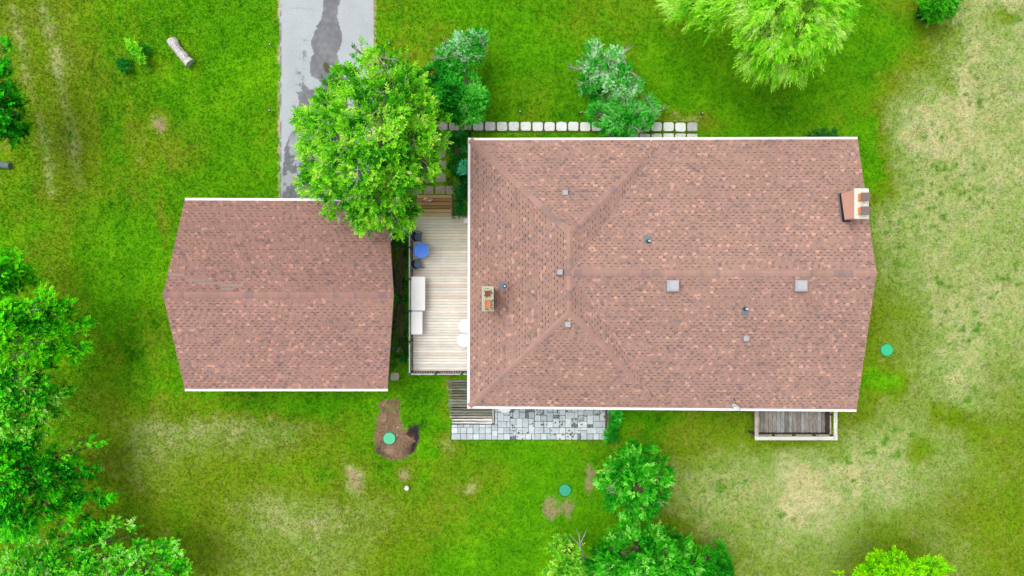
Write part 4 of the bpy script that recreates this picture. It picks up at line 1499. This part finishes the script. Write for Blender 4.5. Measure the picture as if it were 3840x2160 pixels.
def make_tree(name, label, cat, lobes, base, zfun, pal, dens=34, L=.42, n=5, ll=.12, lw=.055, ang=.75, droop=.15, flat=.7, twig=.25,
              trunk_r=.16, trunk_top=.55, bark=(120, 110, 98), group=None, jitter=.5, outw=.5, inner=.55, tilt=.35, bare=0, straight_up=.25, leafvar=.12, hole=.26):
    """lobes: (px, py, radius px[, z]) as seen in the photograph; zfun gives each lobe's height"""
    base = tuple(base)
    t = thing(name, (base[0], base[1], 0), label, cat, group)
    cs = []
    for lb in lobes:
        z = lb[3] if len(lb) > 3 else zfun(lb[0], lb[1])
        p = W(lb[0], lb[1], z)
        cs.append((np.array(p), lb[2] * (CAM_H - z) / CAM_H / PPM))
    ztop = max(c[2] for c, _ in cs)
    tk = MB()
    bc = A(*bark)
    top = np.array((base[0], base[1], ztop * trunk_top + .3))
    tpts = [np.array((base[0], base[1], -.1)), np.array((base[0] + .03, base[1] - .02, top[2] * .5)), top]
    tk.tube(tpts, [trunk_r * 1.25, trunk_r, trunk_r * .7], bc, n=10)
    allC, allD, allc = [], [], []
    pal = [np.array(A(*q, LEAF_K)) for q in pal]
    for (c, r) in cs:
        f = random.uniform(.3, 1.0)
        st = np.array((base[0], base[1], min(top[2], c[2]) * f))
        pts = limb_pts(st, c)
        ln = np.linalg.norm(c - st)
        tk.tube(pts, [max(.014, min(trunk_r * .4, .05) * (1 - .18 * k)) for k in range(len(pts))], bc, n=6, caps=False)
        m = max(6, int(dens * 1.65 * (r / .5) ** 2 * 4))
        d = RNG.normal(0, 1, (m, 3)); d /= np.linalg.norm(d, axis=1, keepdims=True)
        d[:, 2] = np.where(d[:, 2] < -.25, -d[:, 2], d[:, 2])
        rad = r * (inner + (1 - inner) * RNG.random(m) ** .6)
        P = c + d * rad[:, None] * np.array((1, 1, flat))
        out = P - np.array((base[0], base[1], c[2] * .6))
        out /= np.maximum(np.linalg.norm(out, axis=1, keepdims=True), 1e-6)
        D = d * .55 + out * outw + RNG.normal(0, jitter, (m, 3)) * .6
        D[:, 2] += straight_up
        D /= np.linalg.norm(D, axis=1, keepdims=True)
        bi = noise(P[:, 0] / .42 + 3 * c[2], P[:, 1] / .42, 200)
        w = np.clip(RNG.random(m) * .7 + .15 + (bi - .5) * .9, 0, 1)
        ok = (noise(P[:, 0] / .5, P[:, 1] / .5, 210) > hole) | (RNG.random(m) < .12)
        col = np.array([pal[min(int(v * len(pal)), len(pal) - 1)] for v in np.clip(w * .85 + .15 * RNG.random(m), 0, .999)])
        allc.append((col * RNG.normal(1, leafvar, (m, 1)).clip(.65, 1.4))[ok]); allC.append(P[ok]); allD.append(D[ok])
        nt = int(m * twig * .3) + 2
        for q in RNG.choice(m, min(nt, m), replace=False):
            e = P[q] + D[q] * L * .5
            tk.tube([c, (c + e) / 2 + RNG.normal(0, .04, 3), e], [.018, .012, .005], bc, n=4, caps=False)
    C = np.concatenate(allC); D = np.concatenate(allD); col = np.concatenate(allc)
    V, cc = spray_leaves(C, D, np.full(len(C), L) * RNG.uniform(.6, 1.3, len(C)), n, ll, lw, ang, droop, col, tilt)
    crown = big_mesh('crown', V.reshape(-1, 3), np.arange(len(V) * 4).reshape(-1, 4), cc, M_LEAF, t)
    if bare:
        for q in range(bare):
            c, r = cs[random.randrange(len(cs))]
            s0 = c + np.array((random.uniform(-.3, .3), random.uniform(-.3, .3), r * flat * .95))
            a = random.uniform(0, 6.28)
            e0 = s0 + np.array((math.cos(a), math.sin(a), .18)) * random.uniform(.5, 1.1)
            mid = (s0 + e0) / 2 + RNG.normal(0, .06, 3)
            tk.tube([s0 - (0, 0, .4), s0, mid, e0], [.032, .026, .019, .008], A(186, 184, 168), n=5, caps=False)
            for g in range(3):
                b = a + random.uniform(-1, 1)
                tk.tube([mid, mid + np.array((math.cos(b), math.sin(b), .15)) * random.uniform(.2, .5)], [.014, .006], A(190, 188, 172), n=4, caps=False)
    tk.build('trunk', M_BARK, t)
    return t


def dome(cx, cy, rx, ry, z0, z1, pw=1.6):
    return lambda px, py: z1 - (z1 - z0) * min(1.15, math.hypot((px - cx) / rx, (py - cy) / ry)) ** pw


# the big cedar between the drive and the house
cedar = [(1360, 205, 40), (1425, 245, 52), (1500, 250, 52), (1305, 305, 50), (1395, 330, 62), (1500, 340, 66), (1565, 330, 45), (1245, 375, 60), (1335, 420, 74), (1450, 430, 78),
         (1570, 420, 64), (1635, 470, 42), (1150, 452, 38), (1235, 480, 64), (1190, 560, 56), (1315, 520, 78), (1440, 530, 82), (1560, 520, 70), (1630, 530, 34), (1185, 640, 46), (1168, 690, 40),
         (1255, 620, 68), (1365, 630, 80), (1480, 635, 80), (1580, 610, 60), (1240, 705, 44), (1320, 730, 54), (1400, 740, 62), (1478, 740, 54), (1540, 700, 42), (1360, 800, 42), (1430, 800, 46), (1372, 850, 24),
         (1500, 815, 44), (1540, 800, 36), (1500, 862, 22), (1250, 785, 22), (1598, 636, 26), (1130, 690, 14)]
make_tree('cedar_tree', 'large yellow-green cedar overhanging the driveway, garage roof and deck', 'tree', cedar, W(1520, 624), dome(1400, 510, 290, 360, 4.3, 8.6),
          [(22, 96, 4), (50, 134, 8), (80, 162, 14), (106, 182, 24), (130, 198, 36), (160, 196, 74)], dens=16, L=.36, n=5, ll=.15, lw=.075, hole=.34, ang=.8, droop=.1, flat=.6, twig=.35, trunk_r=.24,
          bark=(150, 146, 132), bare=64, jitter=.6)

# the weeping willow at the top edge
willow = [(2550, 15, 42), (2590, 55, 34), (2625, 15, 40), (2690, 30, 48), (2690, 85, 30), (2760, 25, 52), (2840, 50, 62), (2830, 130, 44), (2820, 205, 34), (2900, 130, 74), (2990, 110, 80), (3080, 90, 74), (3130, 105, 32),
          (2880, 210, 54), (2965, 210, 62), (3050, 180, 56), (2835, 245, 26), (2915, 262, 28), (2985, 265, 26), (3092, 165, 34), (3090, 30, 70), (3000, 10, 80), (2900, 0, 80), (3150, 20, 32), (2800, -40, 90), (2950, -90, 110), (3080, -80, 90), (2650, -50, 70)]
make_tree('willow_tree', 'bright yellow-green weeping willow at the top edge of the lawn', 'tree', willow, W(2790, 150), dome(2900, -20, 330, 330, 4.0, 8.5),
          [(70, 154, 8), (124, 206, 22), (160, 238, 44), (180, 250, 66), (194, 254, 96), (206, 252, 124)], dens=14, hole=.3, L=.62, n=8, ll=.20, lw=.042, ang=.45, droop=.55, flat=.55, twig=.2, trunk_r=.28, bark=(150, 140, 84),
          outw=1.0, jitter=.35, straight_up=.0, tilt=.3)

# shrubs along the front path
make_tree('lilac_shrub', 'dark green rounded shrub right against the big cedar', 'shrub', [(1640, 290, 52), (1600, 300, 40), (1690, 330, 50), (1650, 370, 52), (1700, 270, 34), (1680, 400, 46), (1720, 420, 40)], W(1680, 360), dome(1660, 340, 110, 110, 1.4, 2.8),
          [(4, 84, 8), (14, 116, 14), (34, 146, 24), (52, 166, 36)], dens=34, L=.22, n=4, ll=.10, lw=.07, flat=.8, trunk_r=.06)
make_tree('lilac_shrub', 'green shrub with silvery bare tips, topmost beside the cedar', 'shrub', [(1680, 215, 40), (1740, 170, 48), (1790, 150, 34), (1770, 205, 40), (1710, 240, 36)], W(1745, 265), dome(1740, 190, 90, 90, 1.5, 3.0),
          [(10, 112, 10), (34, 146, 20), (62, 166, 40), (150, 190, 150)], dens=34, L=.22, n=4, ll=.10, lw=.06, flat=.8, trunk_r=.05, bare=12, bark=(170, 170, 160))
make_tree('lilac_shrub', 'mid green rounded shrub above the path, right of the dark one', 'shrub', [(1750, 320, 48), (1780, 370, 48), (1770, 420, 40), (1735, 430, 40), (1800, 380, 26), (1740, 380, 46)], W(1765, 400), dome(1765, 370, 80, 90, 1.2, 2.4),
          [(22, 126, 14), (46, 152, 26), (70, 172, 40), (90, 180, 60)], dens=34, L=.22, n=4, ll=.10, lw=.06, flat=.8, trunk_r=.05, bare=4, bark=(160, 160, 150))
sil = [(10, 112, 12), (34, 146, 22), (66, 168, 44), (110, 180, 96), (180, 204, 176)]
make_tree('lilac_shrub', 'silvery tipped shrub, left upper one of the pair over the path', 'shrub', [(2225, 180, 26), (2215, 235, 44), (2190, 250, 30), (2250, 220, 30), (2210, 310, 34), (2240, 280, 36), (2190, 330, 24)], W(2235, 320), dome(2220, 250, 60, 90, 1.4, 2.8),
          sil, dens=34, L=.22, n=4, ll=.09, lw=.05, flat=.8, trunk_r=.05, bare=10, bark=(176, 178, 168))
make_tree('lilac_shrub', 'silvery tipped shrub, tallest and between the two others over the path', 'shrub', [(2305, 210, 30), (2310, 260, 40), (2345, 280, 38), (2310, 320, 44), (2360, 330, 38), (2385, 320, 24), (2290, 290, 30), (2340, 355, 34)], W(2320, 370), dome(2330, 290, 70, 90, 1.6, 3.2),
          sil, dens=34, L=.22, n=4, ll=.09, lw=.05, flat=.8, trunk_r=.05, bare=12, bark=(176, 178, 168))
make_tree('lilac_shrub', 'broad silvery tipped shrub covering part of the paving stones', 'shrub', [(2260, 380, 44), (2330, 400, 46), (2250, 430, 44), (2310, 450, 50), (2380, 430, 46), (2430, 390, 28), (2440, 420, 28), (2290, 490, 34), (2350, 480, 36), (2410, 460, 32), (2280, 505, 20)], W(2330, 470), dome(2330, 430, 110, 80, 1.0, 2.2),
          sil[:4], dens=34, L=.22, n=4, ll=.09, lw=.05, flat=.8, trunk_r=.05, bare=10, bark=(170, 174, 160))
make_tree('juniper_shrub', 'dark evergreen between the deck steps and the house wall', 'shrub', [(1730, 655, 20), (1738, 690, 22), (1724, 715, 20), (1738, 745, 20), (1722, 765, 15), (1738, 780, 16), (1748, 720, 18), (1722, 790, 10), (1745, 650, 18)], W(1733, 730), lambda a, b: 1.5,
          [(0, 56, 20), (4, 78, 24), (10, 98, 30), (20, 112, 44)], dens=40, L=.26, n=5, ll=.09, lw=.03, flat=.8, trunk_r=.04)
make_tree('juniper_shrub', 'bluish green evergreen tip by the house wall, above the dark one', 'shrub', [(1740, 622, 18), (1748, 632, 16), (1735, 640, 14)], W(1746, 634), lambda a, b: 2.0,
          [(40, 140, 100), (70, 170, 130), (90, 184, 146)], dens=40, L=.2, n=5, ll=.08, lw=.03, flat=.8, trunk_r=.03)
make_tree('juniper_shrub', 'low dark shrub half under the north eave by the far house corner', 'shrub', [(3050, 510, 16), (3085, 505, 18), (3120, 508, 16), (3072, 495, 8), (3125, 490, 6)], W(3085, 522), lambda a, b: .9,
          [(10, 70, 16), (20, 96, 26), (40, 116, 34)], dens=44, L=.2, n=5, ll=.09, lw=.03, flat=.8, trunk_r=.03)
make_tree('hosta_plant', 'leafy green plants along the timber edging', 'plant', [(2305, 1545, 14), (2312, 1565, 16), (2305, 1585, 14), (2318, 1550, 10)], W(2308, 1563), lambda a, b: .25,
          [(20, 130, 20), (50, 164, 34), (90, 190, 60)], dens=50, L=.16, n=3, ll=.13, lw=.06, flat=.6, trunk_r=.02)
make_tree('hosta_plant', 'round clump of grassy leaves at the patio corner', 'plant', [(2288, 1622, 16), (2298, 1632, 14), (2284, 1640, 14), (2296, 1614, 10)], W(2291, 1628), lambda a, b: .3,
          [(14, 104, 14), (40, 146, 24), (70, 170, 40)], dens=46, L=.22, n=4, ll=.16, lw=.03, flat=.6, trunk_r=.02)
make_tree('sapling', 'small lime green sapling on the lawn left of the log', 'sapling', [(500, 180, 18), (515, 205, 18), (530, 225, 14), (490, 165, 10)], W(512, 205), lambda a, b: .6,
          [(60, 160, 10), (110, 196, 20), (140, 212, 40)], dens=26, L=.22, n=4, ll=.12, lw=.06, flat=.6, trunk_r=.02)
make_tree('weed_clump', 'dark green weed clump, left of the lime green sapling', 'plant', [(463, 240, 18), (470, 255, 14)], W(466, 245), lambda a, b: .22,
          [(14, 100, 20), (24, 124, 24)], dens=34, L=.16, n=4, ll=.10, lw=.05, flat=.5, trunk_r=.02)
make_tree('weed_clump', 'dark green weed clump, right below the lime green sapling', 'plant', [(553, 252, 13), (545, 190, 14)], W(549, 225), lambda a, b: .2,
          [(14, 110, 14), (24, 130, 14)], dens=34, L=.16, n=4, ll=.10, lw=.05, flat=.5, trunk_r=.02)

gc = [(4, 70, 4), (14, 96, 10), (30, 120, 18), (64, 146, 40)]
random.seed(23)
make_tree('ground_cover', 'dark strip of low weeds between the garage and the deck railing', 'plant', [(random.uniform(1474, 1492) if k % 2 else random.uniform(1508, 1524), 850 + k * 13 + random.uniform(-8, 8), random.uniform(7, 13)) for k in range(40)], W(1500, 1120), lambda a, b: .10,
          gc, dens=40, L=.14, n=3, ll=.10, lw=.04, flat=.6, trunk_r=.015, hole=.3)
make_tree('ground_cover', 'bed of low dark leafy plants at the upper left house corner', 'plant', [(random.uniform(1692, 1752), random.uniform(505, 640), random.uniform(9, 17)) for k in range(30)], W(1722, 575), lambda a, b: .14,
          gc[:3] + [(50, 140, 60)], dens=36, L=.16, n=3, ll=.11, lw=.05, flat=.6, trunk_r=.015, hole=.3)
# bushes at the top right
make_tree('round_bush', 'mid green bush at the top edge in the dry lawn', 'bush', [(3500, 10, 44), (3545, 20, 40), (3530, 50, 30), (3490, 50, 30), (3560, -20, 40), (3510, -30, 40)], W(3520, 25), dome(3520, 10, 80, 80, .6, 1.7),
          [(30, 120, 8), (54, 150, 12), (76, 172, 24)], dens=30, L=.24, n=4, ll=.11, lw=.06, flat=.7, trunk_r=.05)
make_tree('juniper_shrub', 'small dark conifer left of the mid green bush at the top', 'shrub', [(3462, 58, 22), (3455, 45, 14)], W(3464, 60), lambda a, b: .5,
          [(6, 52, 12), (12, 74, 20)], dens=44, L=.2, n=5, ll=.09, lw=.03, flat=.8, trunk_r=.03)

# the belt of trees on the left
gpal = [(4, 90, 4), (14, 124, 4), (36, 164, 6), (70, 202, 8), (116, 234, 20)]
ppal = [(8, 104, 6), (34, 150, 8), (80, 200, 18), (136, 224, 56), (172, 232, 100)]
ypal = [(10, 104, 2), (40, 160, 2), (90, 214, 2), (126, 240, 6), (150, 250, 24)]
lz = lambda x0, za, x1, zb: (lambda px, py: za + (zb - za) * min(1, max(0, (px - x0) / (x1 - x0))))
make_tree('leafy_tree', 'dark green tree at the left edge, topmost of the row', 'tree', [(20, 180, 24), (14, 262, 30), (30, 360, 44), (55, 400, 36), (40, 440, 52), (75, 480, 38), (30, 510, 40), (-30, 420, 70), (-20, 300, 60), (-60, 520, 60)], W(60, 430), lz(-80, 5, 110, 2.2),
          gpal[:4], dens=16, L=.4, n=5, ll=.13, lw=.07, flat=.7, group='trees along the left edge')
make_tree('leafy_tree', 'small bright tree at the left edge above the fingered branches', 'tree', [(50, 990, 36), (84, 1020, 30), (30, 1030, 44), (60, 1065, 30), (130, 1050, 14), (10, 960, 20), (-30, 1040, 60), (10, 1090, 40), (110, 1050, 16)], W(50, 1030), lz(-60, 4.5, 140, 2.4),
          ypal[:4], dens=16, L=.36, n=5, ll=.13, lw=.07, flat=.7, group='trees along the left edge')
make_tree('leafy_tree', 'bright lime tree at the left edge with long fingers reaching right', 'tree', [(172, 1105, 22), (160, 1140, 24), (185, 1110, 18), (245, 1142, 18), (225, 1150, 14), (255, 1175, 16), (205, 1180, 36), (100, 1180, 48), (40, 1180, 46), (60, 1250, 60), (140, 1245, 56), (215, 1250, 42), (255, 1235, 26), (300, 1220, 24), (328, 1208, 16), (290, 1250, 20),
          (285, 1300, 28), (320, 1300, 14), (205, 1315, 30), (240, 1300, 24), (278, 1340, 16), (120, 1310, 52), (50, 1320, 52), (-20, 1240, 70)], W(110, 1240), lz(-60, 6, 340, 2.6),
          ypal, dens=16, L=.38, n=5, ll=.14, lw=.07, flat=.6, bark=(130, 140, 110), bare=6, group='trees along the left edge', outw=.9)
make_tree('leafy_tree', 'pale tipped tree at the left edge, below the long fingers', 'tree', [(60, 1345, 20), (100, 1350, 26), (120, 1325, 20), (140, 1380, 34), (178, 1365, 20), (196, 1372, 14), (60, 1430, 60), (140, 1440, 50), (180, 1490, 42), (235, 1470, 16), (258, 1462, 12), (215, 1480, 20), (100, 1520, 66), (30, 1510, 52), (185, 1550, 28), (230, 1545, 18), (60, 1610, 60), (140, 1600, 44), (-20, 1430, 60), (-20, 1580, 60)], W(110, 1430), lz(-60, 6, 260, 3.0),
          ppal, dens=16, L=.38, n=5, ll=.14, lw=.07, flat=.65, group='trees along the left edge', outw=.8)
make_tree('leafy_tree', 'deep green tree at the left edge, second from the bottom', 'tree', [(305, 1655, 26), (335, 1650, 16), (368, 1662, 10), (270, 1690, 32), (215, 1715, 46), (130, 1680, 54), (60, 1690, 60), (275, 1755, 36), (330, 1770, 20), (350, 1760, 14), (220, 1790, 42), (120, 1780, 60), (285, 1850, 32), (255, 1890, 38), (60, 1850, 50), (180, 1860, 42), (30, 1780, 50), (-30, 1740, 70), (390, 1870, 20), (410, 1860, 14), (360, 1850, 14), (60, 1950, 56), (150, 1925, 46), (20, 1900, 60), (330, 1945, 24), (350, 1990, 28), (300, 2000, 30), (230, 1940, 36), (380, 1960, 16)], W(160, 1730), lz(-60, 6, 380, 2.2),
          gpal, dens=16, L=.38, n=5, ll=.14, lw=.07, flat=.65, group='trees along the left edge', outw=.8)
make_tree('leafy_tree', 'silvery tipped tree filling the bottom left corner', 'tree', [(140, 1965, 22), (112, 2000, 26), (120, 2060, 46), (60, 2120, 56), (150, 2100, 44), (225, 2010, 30), (250, 2000, 16), (215, 2070, 44), (310, 2090, 36), (320, 2120, 40), (30, 2020, 30), (400, 2035, 26), (428, 1965, 18), (405, 1985, 18), (495, 1975, 16), (500, 2010, 20), (520, 2060, 36), (455, 2090, 40), (590, 2050, 22), (640, 2035, 16), (610, 2090, 34), (655, 2090, 28), (685, 2135, 24), (560, 2130, 44), (380, 2140, 44), (200, 2150, 54), (480, 2150, 44), (640, 2150, 36), (300, 2190, 60), (100, 2200, 60), (500, 2200, 60)], W(190, 2075), lambda px, py: 2.2 + 3.5 * max(0, (py - 1950) / 260) * max(.2, 1 - px / 900),
          [(10, 108, 4), (40, 150, 10), (80, 190, 18), (124, 218, 48), (168, 222, 120)], dens=16, L=.36, n=5, ll=.13, lw=.065, flat=.65, group='trees along the left edge', outw=.8)

# trees at the bottom
bpal = [(8, 100, 6), (20, 124, 8), (40, 150, 14), (68, 176, 24), (120, 200, 76)]
make_tree('plum_tree', 'round bushy green tree south of the patio, standing clear of the others', 'tree', [(2365, 1680, 22), (2350, 1715, 34), (2430, 1692, 20), (2395, 1720, 30), (2290, 1752, 24), (2335, 1765, 42), (2400, 1760, 46), (2465, 1730, 22), (2475, 1785, 36), (2500, 1770, 14), (2262, 1800, 22), (2315, 1825, 50), (2395, 1825, 54), (2465, 1845, 36), (2350, 1890, 40), (2420, 1890, 42), (2300, 1880, 26), (2370, 1935, 24)], W(2345, 1745), dome(2385, 1815, 140, 150, 2.0, 4.6),
          bpal, dens=17, L=.34, n=5, ll=.13, lw=.07, flat=.8, trunk_r=.12, group='trees along the bottom edge', bare=3)
make_tree('plum_tree', 'wide dark green tree at the bottom edge below the round one', 'tree', [(2400, 1985, 32), (2335, 2005, 34), (2455, 2005, 38), (2295, 2055, 42), (2375, 2060, 62), (2475, 2075, 62), (2555, 2050, 34), (2510, 2015, 26), (2290, 2125, 54), (2410, 2135, 64), (2530, 2135, 54), (2240, 2090, 34), (2210, 2140, 36), (2590, 2120, 34), (2400, 2200, 70), (2520, 2200, 60), (2280, 2200, 60)], W(2390, 2010), dome(2410, 2160, 230, 220, 2.0, 5.2),
          bpal, dens=17, L=.34, n=5, ll=.13, lw=.07, flat=.75, trunk_r=.15, group='trees along the bottom edge', bare=5)
make_tree('plum_tree', 'low deep green tree at the bottom edge, rightmost of its clump', 'tree', [(2695, 2050, 16), (2650, 2095, 40), (2695, 2100, 34), (2620, 2140, 44), (2680, 2150, 44), (2600, 2075, 20), (2720, 2140, 24)], W(2640, 2075), dome(2660, 2150, 110, 110, 1.2, 2.6),
          [(6, 96, 6), (16, 120, 6), (28, 144, 10), (46, 164, 22)], dens=24, L=.28, n=4, ll=.12, lw=.06, flat=.7, trunk_r=.07, group='trees along the bottom edge')
make_tree('young_maple', 'yellow-green tree with dead grey branches at the bottom edge', 'tree', [(2105, 2018, 16), (2085, 2050, 22), (2122, 2065, 30), (2150, 2050, 20), (2145, 2085, 22), (2098, 2125, 32), (2150, 2125, 28), (2062, 2140, 18), (2120, 2170, 40), (2125, 2025, 12)], W(2130, 2030), dome(2110, 2150, 110, 150, 2.6, 4.6),
          [(62, 140, 20), (104, 176, 34), (146, 206, 60), (176, 222, 92)], dens=17, L=.30, n=4, ll=.13, lw=.08, flat=.7, trunk_r=.07, group='trees along the bottom edge')
make_tree('young_maple', 'bright lime tree at the bottom edge below the dry lawn', 'tree', [(3352, 2085, 20), (3300, 2108, 34), (3262, 2130, 28), (3365, 2118, 34), (3425, 2140, 32), (3482, 2105, 20), (3500, 2130, 32), (3445, 2115, 14), (3152, 2152, 12), (3235, 2150, 24), (3545, 2150, 22), (3320, 2160, 44), (3400, 2190, 60), (3500, 2190, 50), (3250, 2200, 50)], W(3350, 2090), dome(3380, 2200, 220, 160, 2.4, 4.8),
          [(96, 186, 0), (140, 226, 0), (168, 244, 4), (186, 252, 14)], dens=18, L=.34, n=5, ll=.13, lw=.075, flat=.65, trunk_r=.12, group='trees along the bottom edge')
# dead grey branches beside the yellow-green tree
mt = [o for o in bpy.data.objects if o.name.startswith('young_maple')][0]
mb = MB()
gb = A(190, 186, 180)
g = lambda px, py, z: np.array(W(px, py, z))
mb.tube([g(2210, 2110, 2.4), g(2185, 2080, 3.3), g(2175, 2040, 3.8), g(2172, 2000, 4.2)], [.06, .05, .04, .015], gb, n=7)
mb.tube([g(2175, 2040, 3.8), g(2190, 2010, 4.1), g(2200, 1985, 4.3)], [.035, .025, .008], gb, n=6)
mb.tube([g(2178, 2050, 3.7), g(2155, 2025, 4.0), g(2140, 2008, 4.2)], [.035, .02, .008], gb, n=6)
mb.tube([g(2172, 2018, 4.0), g(2165, 1995, 4.2), g(2163, 1980, 4.3)], [.02, .012, .006], gb, n=6)
mb.tube([g(2235, 2125, 2.2), g(2190, 2100, 3.0), g(2140, 2108, 3.4)], [.06, .045, .03], gb, n=7)
mb.build('dead_branch', M_BARK, mt)
